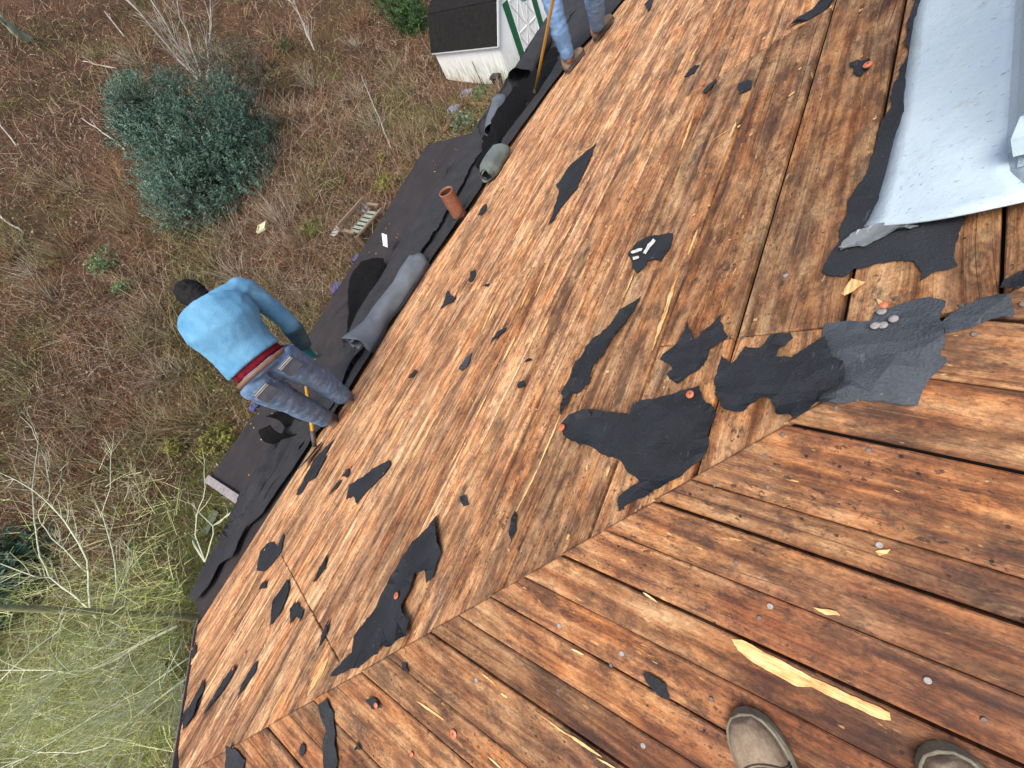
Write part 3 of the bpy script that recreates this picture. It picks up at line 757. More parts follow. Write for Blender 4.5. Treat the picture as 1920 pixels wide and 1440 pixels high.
flap('felt_flap', 'black felt flap curling up beside the large grey roll', [[(648, 650, .02), (675, 595, .02), (715, 530, .02), (728, 505, .02)], [(652, 585, .10), (672, 540, .10), (705, 500, .12), (720, 490, .10)], [(653, 525, .12), (668, 500, .16), (695, 485, .18), (718, 484, .12)]], FELTD, 3)
flap('felt_flap', 'stiff black felt sheet leaning over the porch roof edge by the bending man', [[(655, 560, .03), (660, 610, .02), (652, 660, .02), (640, 700, .02)], [(640, 575, .06), (635, 620, .05), (628, 665, .05), (615, 700, .03)], [(622, 600, .03), (612, 640, .02), (605, 675, .02), (595, 705, .01)]], MEMB, 8, wr=.01)
# green-grey roll past the pipe, and the dark pile where the standing man works
a, b = onAC(918, 345), onAC(945, 300)
curl_roll('felt_roll', 'short pale green grey felt roll up the eave from the vent pipe', a, b, .085, .125, 1.7, -1.8 - 1.7 * 2 * math.pi, ROLLGR, 21, -.01, flare=-.75, nseg=18, wob=.3)
a, b = onAC(928, 262), onAC(945, 205)
curl_roll('felt_roll', 'upright grey curl of felt in the black pile beside the garden', a, b, .09, .12, 1.2, -1.0, ROLLG, 23, .02, flare=-.4, nseg=14)
a, b = onAC(985, 165), onAC(1025, 95)
curl_roll('felt_roll', 'dark hollow roll of felt being pried at by the yellow handled tool', a, b, .10, .145, 1.15, -2.4, FELTE, 25, .0, flare=.5, nseg=18, wob=.3)
flap('felt_flap', 'black torn felt heap between the grey curl and the hollow roll', [[(925, 300, .02), (950, 262, .02), (985, 215, .02), (1030, 165, .02)], [(915, 275, .10), (940, 232, .14), (975, 185, .16), (1020, 140, .12)], [(915, 240, .16), (938, 205, .22), (965, 165, .22), (1000, 135, .14)]], FELTD, 31, wr=.06)
flap('felt_flap', 'black crumpled felt lump at the boots of the standing man', [[(985, 225, .01), (1010, 190, .02), (1040, 150, .02), (1065, 120, .01)], [(965, 200, .10), (995, 165, .14), (1025, 130, .12), (1050, 100, .06)], [(960, 180, .03), (985, 150, .05), (1015, 115, .05), (1040, 85, .02)]], FELTD, 37, wr=.10)
flap('felt_flap', 'black crumpled felt lump between green grey roll and grey curl', [[(905, 345, .01), (925, 300, .02), (950, 262, .02), (968, 240, .01)], [(898, 320, .07), (915, 280, .12), (935, 245, .12), (955, 225, .05)], [(893, 300, .02), (905, 265, .04), (925, 235, .04), (945, 210, .02)]], FELTD, 39, wr=.09)
flap('felt_flap', 'crumpled black felt ridge along the eave past the porch end', [[(455, 985, .01), (490, 930, .02), (530, 870, .02), (565, 815, .01)], [(440, 975, .05), (476, 915, .09), (515, 855, .08), (553, 798, .05)], [(432, 960, .01), (466, 902, .03), (505, 842, .03), (545, 785, .01)]], FELTE, 45, wr=.06)
flap('felt_flap', 'crumpled black felt ridge on the eave between roll and vent pipe', [[(795, 490, .01), (820, 450, .02), (848, 410, .02), (872, 372, .01)], [(782, 478, .05), (806, 436, .08), (832, 394, .08), (858, 352, .05)], [(775, 462, .01), (796, 422, .03), (822, 380, .03), (846, 338, .01)]], FELTE, 47, wr=.06)
# dark loop of felt standing on the porch roof
def loop():
    V = []; F_ = []
    c = onC(545, 812); n1 = 30; wv = [Vector((.10, -.10, .0)), Vector((.0, .0, .0))]
    ax = Vector((.25, -.35, .05))
    for i in range(n1 + 1):
        a = 2.2 + i / n1 * 4.6; r = .11 + .05 * i / n1
        for k in range(7):
            t = k / 6
            V.append(c + Vector((math.cos(a) * r * .95 - .02, math.sin(a) * r * .55, 0.16 + math.sin(a) * r * .95)) + ax * (t - .3) * (.35 + .65 * i / n1) + Vector((0, 0, noise.noise(Vector((i * .2, t * 2, 4))) * .02)))
    for i in range(n1):
        for k in range(6): F_.append((i * 7 + k, i * 7 + k + 1, (i + 1) * 7 + k + 1, (i + 1) * 7 + k))
    o = link('felt_curl', mesh('felt_curl', V, F_, True), FELTD); sm = o.modifiers.new('s', 'SOLIDIFY'); sm.thickness = .005; sm.offset = 0
    tag(o, 'black felt loop curled up on the porch roof beside the bending man', 'felt curl')
loop()
# white insulation/paper flap at the roll
mb = MB(); p = onC(742, 470); mb.add([p + Vector(q) for q in ((-.05, .02, .10), (.05, .02, .20), (.06, .10, .22), (-.04, .09, .12))], [(0, 1, 2, 3)])
o = mb.build('paper_scrap', plain('pale_paper', (.72, .76, .74), (.55, .58, .56), 30, .7)); sm = o.modifiers.new('s', 'SOLIDIFY'); sm.thickness = .004
tag(o, 'pale paper scrap sticking out of the large grey roll', 'paper scrap')

# ------------------------------------------------------------------ splits, nails, caps
def split(line, wpx, plane='A', seed=0):
    """fresh split along the grain between two pixels"""
    fn, zf = (onA, zA) if plane == 'A' else (onB, lambda x, y: zB(x, y) + .008)
    a, b = fn(*line[0]), fn(*line[1]); rnd = random.Random(seed)
    al = 'x' if plane == 'A' else 'y'
    m_ = ((line[0][0] + line[1][0]) / 2, (line[0][1] + line[1][1]) / 2)
    w = (fn(m_[0] + wpx / 2, m_[1]) - fn(m_[0] - wpx / 2, m_[1]))
    w = abs(w.y if plane == 'A' else w.x); w = max(.005, min(.04, w * .7))
    n_ = 9; poly = []; back = []
    for i in range(n_ + 1):
        t = i / n_; s_ = min(1, 4 * t, 4 * (1 - t)) * .8 + .2
        k0 = rnd.uniform(.7, 1.1) * w / 2 * s_; k1 = rnd.uniform(.7, 1.1) * w / 2 * s_
        p = a.lerp(b, t)
        if al == 'x': poly.append((p.x, p.y + k0)); back.append((p.x, p.y - k1))
        else: poly.append((p.x + k0, p.y)); back.append((p.x - k1, p.y))
    me = sheet_mesh('split_wood', poly + back[::-1], zf, seed, .0015, .0012, .05, .03, 0, 1, .0004)
    link('split_wood', me, FRESHA if plane == 'A' else FRESHB, roof)
def split_poly(poly, plane, seed):
    fn, zf = (onA, zA) if plane == 'A' else (onB, lambda x, y: zB(x, y) + .008)
    pts = [fn(*p) for p in poly]
    me = sheet_mesh('split_wood', [(p.x, p.y) for p in pts], zf, seed, .0015, .0008, .035, .006, 0, 1, .0004); link('split_wood', me, FRESHA if plane == 'A' else FRESHB, roof)
SPL = [(z5, (1890, 110), (1750, 530), 10), (z5, (980, 450), (910, 590), 8), (z5, (360, 910), (245, 1120), 7), (z5, (530, 910), (395, 1160), 8),
       (z5, (1185, 0), (1090, 230), 4), (z5, (860, 260), (790, 430), 5), (z5, (1240, 880), (1110, 1190), 5), (z5, (1110, 1190), (985, 1440), 5), (z5, (700, 1020), (610, 1190), 4),
       (z5, (820, 780), (750, 920), 5), (z5, (80, 1370), (40, 1440), 8), (z5, (1640, 110), (1600, 210), 4), (z5, (1165, 350), (1125, 440), 5), (z5, (540, 210), (500, 300), 4),
       (z5, (1060, 180), (1010, 290), 4), (z5, (1510, 1180), (1490, 1240), 7), (z5, (300, 620), (270, 680), 4),
       (z7, (1465, 330), (1330, 570), 12), (z7, (1850, 820), (1730, 1030), 18), (z7, (1600, 1010), (1520, 1150), 5), (z7, (1700, 130), (1650, 220), 5), (z7, (1490, 600), (1440, 680), 4),
       (z2, (1080, 1290), (1020, 1410), 5), (z2, (1300, 1260), (1250, 1350), 5), (z2, (1620, 20), (1570, 110), 5), (z2, (1920, 400), (1870, 500), 5), (z2, (1440, 540), (1380, 600), 4), (z2, (1700, 590), (1620, 650), 4), (z2, (1430, 820), (1310, 870), 5),
       (z3, (75, 275), (40, 350), 7), (z3, (65, 640), (-10, 850), 6), (z3, (300, 690), (262, 780), 8), (z3, (85, 1290), (30, 1435), 6), (z3, (260, 730), (170, 790), 5)]
for i, (zf_, a, b, w_) in enumerate(SPL): 
    q = zf_([a, b]); split(q, w_, 'A', 100 + i)
for i, (a, b, w_) in enumerate([((1100, 1120), (1290, 1260), 9), ((1270, 1240), (1470, 1375), 14), ((800, 910), (880, 975), 8), ((430, 1060), (590, 1170), 9), ((1300, 770), (1370, 805), 7), ((905, 1020), (940, 1045), 7), ((1700, 455), (1780, 510), 9), ((1440, 1380), (1560, 1445), 7), ((830, 1370), (920, 1450), 7)]):
    q = z8([a, b]); split(q, w_, 'B', 200 + i)
z9 = lambda pts: px(3, (1280, 960), pts)
split_poly(z9([(275, 715), (330, 720), (480, 800), (720, 930), (900, 1010), (1155, 1125), (1160, 1170), (1100, 1160), (900, 1070), (720, 982), (640, 980), (470, 890), (360, 820), (312, 780)]), 'B', 301)
split_poly(z6([(890, 215), (950, 130), (990, 140), (1025, 152), (960, 200), (910, 225)]), 'A', 302)
split_poly(z6([(1090, 245), (1120, 255), (1125, 280), (1100, 275)]), 'A', 303)
split_poly(z9([(1075, 225), (1160, 215), (1140, 240), (1100, 250)]), 'B', 304)
split_poly(z9([(730, 540), (860, 560), (880, 585), (800, 580)]), 'B', 305)

def disc(mb, c, n_, r, h, k=12, dome=.0):
    n_ = Vector(n_).normalized(); u = n_.cross(Vector((1, .3, 0))).normalized(); w = n_.cross(u); c = Vector(c)
    R = [[c + (u * math.cos(2 * math.pi * j / k) + w * math.sin(2 * math.pi * j / k)) * rr + n_ * hh for j in range(k)] for rr, hh in ((r, 0), (r, h * .7), (r * .82, h), (r * .3, h + dome))]
    mb.rings(R)
NA = Vector((0, S, 1)); NB = Vector((-S, 0, 1))
nails = [(z9, 'B', [(1100, 188, 1), (1370, 945, 1), (300, 285, 0), (490, 530, 1), (160, 1050, 0), (1685, 1165, 0), (430, 597, 0)]),
         (z6, 'B', [(1630, 450, 0), (1900, 283, 0), (860, 865, 0), (560, 1010, 0), (460, 1130, 0), (1040, 1098, 0), (480, 1305, 0), (180, 1290, 0)]),
         (z6, 'A', [(1570, 275, 0), (580, 90, 0), (580, 108, 1), (330, 985, 0), (335, 460, 0), (520, 410, 0), (1200, 237, 0)]),
         (z8, 'B', [(765, 942, 1), (850, 1115, 0), (1225, 1000, 0), (1700, 1310, 1), (1520, 860, 0), (685, 605, 0), (1230, 640, 1), (1580, 795, 1)]),
         (z5, 'A', [(1345, 408, 1), (1450, 410, 1), (905, 1070, 1), (355, 180, 1), (1810, 470, 0)])]
for zf_, pl, L_ in nails:
    for x, y, br_ in L_:
        q = zf_([(x, y)])[0]; p = (onA if pl == 'A' else onB)(*q)
        if pl == 'B': p.z += .008
        mb = MB(); disc(mb, p - Vector((0, 0, .002)), NA if pl == 'A' else NB, .0062 if br_ else .0052, .0028, 12, .0003)
        mb.build('nail_head', NAILP if br_ else NAIL, roof)
hipn = [(1070, 422, .03), (1172, 385, .03), (1110, 335, .022), (1118, 410, .02)]
for x, y, h in hipn:
    q = z6([(x, y)])[0]; p = onHip(*q); mb = MB(); disc(mb, p + Vector((0, 0, h * .6)), NA, .0088, .004, 14, .0004)
    tag(mb.build('nail', NAILP, None, True), 'flat galvanized nail head holding the broad grey felt sheet', 'nail', 'nail heads in the grey felt sheet')
caps = [(z5, 'A', [(1250, 980, 1.0, .02), (235, 710, .8, .004)]), (z3, 'A', [(1032, 402, 1.0, .018), (115, 485, .9, .01)]), (z8, 'A', [(330, 475, 1.0, .022)]), (z8, 'B', [(642, 1245, 1.0, .002), (218, 1083, .7, .012), (408, 1358, .6, .002)]), (z6, 'A', [(45, 802, .9, .022), (1112, 320, .6, .024)]),
        (z7, 'A', [(1318, 880, .8, .006), (1322, 672, .8, .002), (1107, 1002, .8, .012), (1090, 768, .8, .008), (1180, 790, .7, .002), (1382, 792, .8, .002), (1310, 165, .7, .02)]), (z5, 'A', [(640, 232, .7, .008), (55, 1190, .7, .008)]), (z2, 'A', [(1425, 915, .7, .010), (1700, 1190, .6, .002), (945, 905, .7, .02), (1710, 420, .6, .002)])]
for zf_, pl, L_ in caps:
    for x, y, s_, h in L_:
        q = zf_([(x, y)])[0]; p = (onA if pl == 'A' else onB)(*q)
        n_ = (NA if pl == 'A' else NB) + Vector((random.uniform(-.25, .25), random.uniform(-.25, .25), 0))
        mb = MB(); r = .0125 * s_; disc(mb, p + Vector((0, 0, h + (.008 if pl == 'B' else 0) + .0015)), n_, r, .004, 16, .0015)
        o = mb.build('roofing_washer', ORANGE)
        mb = MB(); disc(mb, p + Vector((0, 0, h + (.008 if pl == 'B' else 0) + .0050)), n_, r * .3, .003, 8)
        mb.build('nail_head', NAIL if random.random() < .5 else ORANGE, o, True)
        tag(o, 'round orange plastic nail washer left on the stripped roof', 'washer', 'orange plastic nail washers')

# ------------------------------------------------------------------ vent pipe
p = onAC(866, 410); zt = None
q = ray(836, 358); t = (q[0] * p.x + q[1] * p.y) / (q[0] ** 2 + q[1] ** 2); zt = q[2] * t + CZ
ctop = Vector((p.x, p.y, zt)); cb = p - Vector((0, 0, .12))
pipe = thing('vent_pipe', 'rusty orange brown iron vent pipe standing at the eave', 'vent pipe', p)
rp = .078; k = 28
def ringc(c, r): return [c + Vector((math.cos(2 * math.pi * j / k) * r, math.sin(2 * math.pi * j / k) * r, 0)) for j in range(k)]
mb = MB(); hh = (ctop - cb).length
mb.rings([ringc(cb, rp)] + [ringc(cb.lerp(ctop, t), rp * (1 + .004 * math.sin(t * 40))) for t in (.1, .3, .5, .7, .9, .97)] + [ringc(ctop, rp * 1.02), ringc(ctop, rp * .87), ringc(ctop - Vector((0, 0, .02)), rp * .84)], False)
mb.build('pipe', RUST, pipe, True)
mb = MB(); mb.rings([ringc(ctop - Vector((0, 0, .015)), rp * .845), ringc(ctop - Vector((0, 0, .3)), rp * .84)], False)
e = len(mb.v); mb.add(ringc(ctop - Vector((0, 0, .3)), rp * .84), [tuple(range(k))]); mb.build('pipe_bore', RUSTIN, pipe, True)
mb = MB(); rnd = random.Random(4)
mb.rings([[v_ + Vector((0, 0, rnd.uniform(-.008, .012))) for v_ in ringc(p + Vector((0, 0, dz)), r)] for dz, r in ((-.02, .20), (.010, .15), (.022, .11), (.05, .088), (.06, .080))], False)
mb.build('felt_collar', FELT, pipe, True)

# ------------------------------------------------------------------ white flashing on the right
FLM = NT('white_flashing', .42, .5); _p = FLM.pos()
_a = FLM.noise(_p, 4, 5, .6); _b = FLM.noise(FLM.vmath('MULTIPLY', _p, (150, 55, 100)), 1, 2, .5); _c = FLM.noise(_p, 10, 6, .75)
_col = FLM.ramp(_a, [(.35, (.45, .57, .63)), (.65, (.55, .65, .70))])
_col = FLM.mix(FLM.math('MULTIPLY', FLM.ramp(_b, [(.675, 0.0), (.70, 1.0)]), .6), _col, (.16, .20, .22))
_col = FLM.mix(FLM.math('MULTIPLY', FLM.ramp(_c, [(.56, 0.0), (.74, 1.0)]), .6), _col, (.27, .25, .21))
FLM.color(_col); FLM.bump(FLM.math('ADD', _c, FLM.math('MULTIPLY', _a, 2.0)), .006, .6)
fl = thing('chimney_flashing', 'white sheet metal flashing skirt flaring out over the boards', 'flashing', (1.9, -.6, zA(0, -.6)))
# skirt strip: outer lip (lifted) -> fold against the upstand
def nA_(x, y, h): return Vector((x, y, zA(x, y) + h))
def onAh(x, y, h):
    r = ray(x, y); q = r * ((C1 + h) / (r[2] + S * r[1])); return Vector((q[0], q[1], q[2] + CZ))
rows_ = [((1620, 426), (1945, 371)), ((1630, 412), (1930, 352)), ((1645, 380), (1896, 322)), ((1660, 330), (1889, 290)), ((1675, 270), (1890, 245)), ((1690, 200), (1894, 190)), ((1705, 100), (1900, 95)), ((1720, 0), (1905, 0)), ((1738, -130), (1915, -130)), ((1765, -330), (1930, -330)), ((1800, -620), (1950, -620))]
V = []; NJ = 9
for i, (p_, q_) in enumerate(rows_):
    for j in range(NJ):
        t = j / (NJ - 1); h = .006 + .040 * (1 - (1 - t) ** 1.7) + (.010 * math.sin(t * math.pi) if i == 0 else 0)
        yb = 9 * math.sin(t * math.pi) * (1 - i / 2 if i < 2 else 0)
        v_ = onAh(p_[0] + (q_[0] - p_[0]) * t, p_[1] + (q_[1] - p_[1]) * t + yb, h); v_.z += .0035 * noise.noise(Vector((v_.x * 9, v_.y * 14, 1)))
        V.append(v_)
F_ = [(i * NJ + j, i * NJ + j + 1, (i + 1) * NJ + j + 1, (i + 1) * NJ + j) for i in range(len(rows_) - 1) for j in range(NJ - 1)]
o = link('skirt', mesh('skirt', V, F_, True), FLM.m, fl)
sm = o.modifiers.new('s', 'SOLIDIFY'); sm.thickness = .004; sm.offset = 0
VU = []
for i in range(3, len(rows_)):
    p_ = V[i * NJ + NJ - 1]; VU += [p_, p_ + Vector((0, -.006, .02)), p_ + Vector((0, -.010, .30)), p_ + Vector((0, -.012, .75)), p_ + Vector((0, -.16, .76))]
FU = [(i * 5 + j, i * 5 + j + 1, (i + 1) * 5 + j + 1, (i + 1) * 5 + j) for i in range(len(rows_) - 4) for j in range(4)]
o = link('upstand', mesh('upstand', VU, FU), FLM.m, fl); sm = o.modifiers.new('s', 'SOLIDIFY'); sm.thickness = .004; sm.offset = 0
V2 = []
for i in range(0, 5):
    p_ = V[i * NJ + NJ - 1]; V2 += [p_, p_ + Vector((0, -.05, .030)), p_ + Vector((.02, -.09, .085)), p_ + Vector((.03, -.10, .16))]
F2 = [(i * 4 + j, i * 4 + j + 1, (i + 1) * 4 + j + 1, (i + 1) * 4 + j) for i in range(4) for j in range(3)]
o = link('corner_fold', mesh('corner_fold', V2, F2, True), FLM.m, fl); sm = o.modifiers.new('s', 'SOLIDIFY'); sm.thickness = .004; sm.offset = 0
# end apron towards the hip, and upstand walls with a cap rail
V = []
ys_ = [-.300, -.5, -.8, -1.2, -1.5]
for i, y in enumerate(ys_):
    for j, (dx, h) in enumerate(((0, .052), (.03, .056), (.09, .075), (.16, .11))):
        V.append(nA_(1.075 + dx, y, h + .006 * noise.noise(Vector((y * 8, dx * 20, 2)))))
F_ = [(i * 4 + j, i * 4 + j + 1, (i + 1) * 4 + j + 1, (i + 1) * 4 + j) for i in range(4) for j in range(3)]
o = link('end_apron', mesh('end_apron', V, F_, True), FLM.m, fl); sm = o.modifiers.new('s', 'SOLIDIFY'); sm.thickness = .004; sm.offset = 0
mb = MB()
za = zA(0, -.33)
mb.add([(1.16, -.36, za + .02), (3.4, -.36, za + .02), (3.4, -.36, za + .75), (1.16, -.36, za + .75), (1.16, -1.5, za + .02), (3.4, -1.5, za + .02), (3.4, -1.5, za + .75), (1.16, -1.5, za + .75)],
       [(1, 0, 3, 2)[::-1], (0, 4, 7, 3)[::-1], (4, 5, 6, 7)[::-1], (5, 1, 2, 6)[::-1], (3, 7, 6, 2)[::-1]])
mb.build('chase', FLM.m, fl)
mb = MB()
a, b = onA(1868, 345), onA(1935, 352)
mb.bar(Vector((1.12, -.285, za + .075)), Vector((1.06, -.62, za + .235)), .07, .04, mi=0)
mb.build('casing', FLM.m, fl)

# ------------------------------------------------------------------ people
def V3(x, y, z): return Vector((x, y, z + CZ))
def cloth(name, c1, c2, scale=5, weave=220, bump=.004, stain=None, c3=None):
    M = NT(name, .9, .15); p = M.pos()
    a = M.noise(p, scale, 5, .6); b = M.noise(p, weave, 2, .5)
    f = M.math('ADD', M.math('MULTIPLY', a, .8), M.math('MULTIPLY', b, .2))
    col = M.ramp(f, [(.34, c1), (.64, c2)])
    if stain: col = M.mix(M.math('MULTIPLY', M.ramp(M.noise(p, 9, 6, .7), [(.55, 0.0), (.72, 1.0)]), .6), col, stain)
    if c3: col = M.mix(M.math('MULTIPLY', M.ramp(M.noise(p, 26, 4, .6), [(.56, 0.0), (.70, 1.0)]), .6), col, c3)
    M.color(col); M.bump(M.math('ADD', a, M.math('MULTIPLY', b, .4)), bump, .8)
    return M.m
SKIN = plain('skin', (.52, .27, .19), (.45, .22, .15), 12, .55, .4, .001)
SHIRT = cloth('blue_sweatshirt', (.080, .235, .40), (.15, .345, .51), 7, 160, .006, (.055, .17, .33))
SLEEVE = cloth('dark_cuff', (.035, .075, .10), (.07, .14, .19), 7, 260, .003)  # darker blue cloth over the forearms
JEANS = cloth('worn_jeans', (.075, .130, .225), (.165, .255, .39), 9, 300, .004, (.085, .10, .13), (.33, .43, .56))
JEANS2 = cloth('pale_jeans', (.11, .22, .42), (.21, .35, .58), 9, 300, .004, None, (.10, .16, .30))
RED = cloth('red_plaid', (.22, .008, .02), (.06, .004, .01), 22, 200, .002)
BELT = plain('brown_leather', (.22, .12, .075), (.13, .07, .045), 20, .5, .4, .001)
HAIR = plain('black_hair', (.006, .0055, .0055), (.013, .012, .012), 90, .75, .2, .006)
GLOVE = plain('teal_glove', (.02, .20, .24), (.02, .12, .15), 30, .7, .3, .002)
BOOTL = cloth('dusty_boot_leather', (.15, .10, .07), (.27, .20, .145), 14, 200, .002, (.07, .045, .032))
SOLE = plain('boot_sole', (.10, .085, .07), (.05, .042, .036), 30, .8, .2, .002)
BRASS = plain('dull_metal', (.45, .42, .36), (.30, .28, .25), 80, .4, .5, 0, .5)
STEEL = plain('dirty_steel', (.12, .10, .09), (.06, .045, .04), 30, .6, .4, .002, .3)
YEL = plain('yellow_handle', (.62, .36, .06), (.45, .24, .04), 40, .5, .4, .001)

def hand(mb, wrist, d, nrm, s=1.0, curl=1.0, thumb=1):
    """palm with four unequal bent fingers and a thumb from its side"""
    d = Vector(d).normalized(); nrm = Vector(nrm); nrm = (nrm - d * nrm.dot(d)).normalized(); sd_ = d.cross(nrm) * thumb
    w = Vector(wrist)
    mb.loft([(w - d * .02 * s, sd_ * .026 * s, nrm * .020 * s), (w + d * .025 * s, sd_ * .036 * s, nrm * .018 * s), (w + d * .06 * s, sd_ * .042 * s, nrm * .016 * s), (w + d * .09 * s, sd_ * .041 * s, nrm * .014 * s)], 12)
    for i, (o_, L) in enumerate(((-.031, .066), (-.010, .078), (.011, .073), (.031, .058))):
        p = w + d * .085 * s + sd_ * o_ * s; pts = [p - d * .02 * s, p]; a = .25 * curl
        for k_ in range(3):
            a += .55 * curl; p = p + (d * math.cos(a) + nrm * math.sin(a)) * L * s * (.45, .32, .23)[k_]; pts.append(p.copy())
        mb.tube(pts, [.0095 * s, .0098 * s, .0092 * s, .0085 * s, .0068 * s], 7)
    p = w + d * .03 * s - sd_ * .032 * s
    mb.tube([p + sd_ * .015 * s, p, p + (d * .6 - sd_ * .55 + nrm * .35) * .035 * s, p + (d * .85 - sd_ * .5 + nrm * .8) * .06 * s], [.012 * s, .0125 * s, .011 * s, .008 * s], 7)
def boot_meshes(heel, d, n_, s=1.0, shaft=.13, lean=Vector((0, 0, 1)), vox=.007):
    d = Vector(d).normalized(); n_ = Vector(n_).normalized(); d = (d - n_ * d.dot(n_)).normalized(); sd_ = d.cross(n_)
    T = [(0, .030, .075), (.02, .036, .085), (.06, .038, .09), (.10, .039, .095), (.14, .043, .088), (.18, .049, .075), (.215, .052, .064), (.25, .048, .056), (.275, .038, .046), (.291, .022, .030)]
    up_ = MB(); rings = []
    for t, w, h in T:
        c = heel + d * t * s + n_ * .026 * s
        rings.append([c + sd_ * w * s * math.cos(a) * (1 if math.sin(a) >= 0 else .95) + n_ * (h * s * max(0, math.sin(a)) ** .8 if math.sin(a) > 0 else -.012 * s) for a in [2 * math.pi * j / 18 for j in range(18)]])
    up_.rings(rings)
    a0 = heel + d * .062 * s + n_ * .07 * s
    up_.loft([(a0, sd_ * .037 * s, d * .058 * s), (a0 + n_ * .04 * s, sd_ * .039 * s, d * .054 * s), (a0 + lean * shaft * s, sd_ * .045 * s, d * .054 * s)], 16)
    so = MB(); pts = [(t, w + .006) for t, w, h in T]; out = [(t, w) for t, w in pts] + [(.300, .010)] + [(.300, -.010)] + [(t, -w) for t, w in reversed(pts)]
    rr = [[heel + d * (t * s - .004) + sd_ * w * k_ * s + n_ * z * s for t, w in out] for z, k_ in ((0, .97), (.012, 1.0), (.026, 1.02), (.031, .97))]
    so.rings(rr)
    return up_, so
def boots(parent, heel, d, n_, s=1.0, mats=None, vox=.008):
    u, so = boot_meshes(heel, d, n_, s, .19)
    o = link('boot', remeshed(u, vox, 3), (mats or (BOOTL, SOLE))[0], parent); so.build('sole', (mats or (BOOTL, SOLE))[1], o)
    return o
def person(label, J, shirt_m, jeans_m, hair_m, toe, right_glove=True):
    root = thing('person', label, 'person', (J['ankL'] + J['ankR']) / 2 - Vector((0, 0, .09)))
    side0 = (J['hipR'] - J['hipL']).normalized(); side1 = (J['shR'] - J['shL']).normalized()
    spine = [J['pelvis'], J['waist'], J['chest'], J['neck']]
    def frame(i, p, nx, sdv):
        d = (nx - p).normalized(); s_ = (sdv - d * sdv.dot(d)).normalized(); return s_, s_.cross(d)
    def torso(mb, k, lo_, hi_, extra=0.0):
        P = [J['pelvis'] - (J['waist'] - J['pelvis']) * .35] + spine
        tbl = [(0, .150, .105), (.10, .170, .120), (.18, .170, .122), (.25, .165, .122), (.40, .158, .115), (.55, .175, .125), (.70, .198, .132), (.84, .195, .130), (.93, .165, .115), (1.0, .090, .078)]
        cum = [0]
        for a, b in zip(P[:-1], P[1:]): cum.append(cum[-1] + (b - a).length)
        def at(t):
            x = t * cum[-1]
            for i in range(len(P) - 1):
                if x <= cum[i + 1] + 1e-9:
                    f = (x - cum[i]) / (cum[i + 1] - cum[i]); return P[i].lerp(P[i + 1], f), (P[i + 1] - P[i]).normalized()
        secs = []
        for t, w, h in tbl:
            if t < lo_ or t > hi_: continue
            c, d = at(t); sdv = side0.lerp(side1, t); s_ = (sdv - d * sdv.dot(d)).normalized(); fr = s_.cross(d)
            secs.append((c, s_ * (w * k + extra), fr * (h * k + extra)))
        mb.loft(secs, 20)
    def arm(mb, sd_, k, ex=0.0, to=1.0):
        sh, el, ha = J['sh' + sd_], J['el' + sd_], J['ha' + sd_]
        w = el.lerp(ha, to)
        mid = J['chest'].lerp(J['neck'], .75)
        mb.tube([sh.lerp(el, -.05), sh.lerp(el, .2), sh.lerp(el, .45), sh.lerp(el, .7), sh.lerp(el, .92), el.lerp(w, .12), el.lerp(w, .4), el.lerp(w, .75), w], [r * k + ex for r in (.062, .062, .057, .052, .048, .047, .046, .040, .034)], 14)
        r_ = .072 * k + ex; mb.ell(sh.lerp(mid, .12), Vector((r_, 0, 0)), Vector((0, r_, 0)), Vector((0, 0, r_)), 14, 10)
        mb.tube([mid.lerp(sh, .1), mid.lerp(sh, .55), sh], [.07 * k + ex, .072 * k + ex, .06 * k + ex], 12)
    def leg(mb, sd_, k, ex=0.0, to=1.0):
        h, kn, an = J['hip' + sd_], J['knee' + sd_], J['ank' + sd_]
        top = h + (J['waist'] - J['pelvis']) * .15
        mb.tube([top, h, h.lerp(kn, .35), h.lerp(kn, .75), kn, kn.lerp(an, .3 * to), kn.lerp(an, .65 * to), kn.lerp(an, to)], [r * k + ex for r in (.085, .092, .086, .070, .062, .064, .054, .046)], 16)
    # one continuous body
    hd, nk = J['head'], J['neck']; hu = (hd - nk).normalized(); face = J['face']; face = (face - hu * face.dot(hu)).normalized(); hs = face.cross(hu)
    b = MB(); torso(b, .88, 0, 1)
    for q in 'LR': arm(b, q, .82); leg(b, q, .85)
    b.tube([J['chest'].lerp(nk, .7), nk, nk.lerp(hd, .6)], [.075, .062, .058], 14)
    b.ell(hd + hu * .02, hs * .074, face * .094, hu * .118, 16, 12)
    b.ell(hd - hu * .055 + face * .035, hs * .052, face * .055, hu * .055)
    b.ell(hd - hu * .015 + face * .10, hs * .014, face * .020, hu * .025)
    b.ell(hd + hu * .005 + face * .088 , hs * .045, face * .012, hu * .012)
    b.ell(hd - hu * .055 + face * .090, hs * .024, face * .010, hu * .010)
    for s_ in (-1, 1): b.ell(hd + hs * s_ * .078 - hu * .005, hs * .010, face * .018, hu * .032)
    for q in 'LR': hand(b, J['ha' + q], (J['ha' + q] - J['el' + q]), face * .6 + Vector((0, 0, -.2)), 1.0, .9, 1 if q == 'R' else -1)
    link('body', remeshed(b, .011, 2), SKIN, root)
    # hair
    h = MB(); h.ell(hd + hu * .045 - face * .015, hs * .086, face * .100, hu * .100, 18, 12); h.ell(hd - face * .045 - hu * .01, hs * .080, face * .062, hu * .085, 16, 10)
    h.ell(nk.lerp(hd, .55) - face * .045, hs * .072, face * .05, hu * .075, 14, 10); h.ell(nk.lerp(hd, .2) - face * .03, hs * .062, face * .055, hu * .05, 14, 10)
    link('hair', remeshed(h, .009, 1, .010, 38, 3), hair_m, root)
    # sweatshirt
    t = MB(); torso(t, 1.0, .17, .94, .036)
    for q in 'LR': arm(t, q, 1.05, .016, .97)
    link('sweatshirt', remeshed(t, .011, 6, .008, 6.0, 1), shirt_m, root)
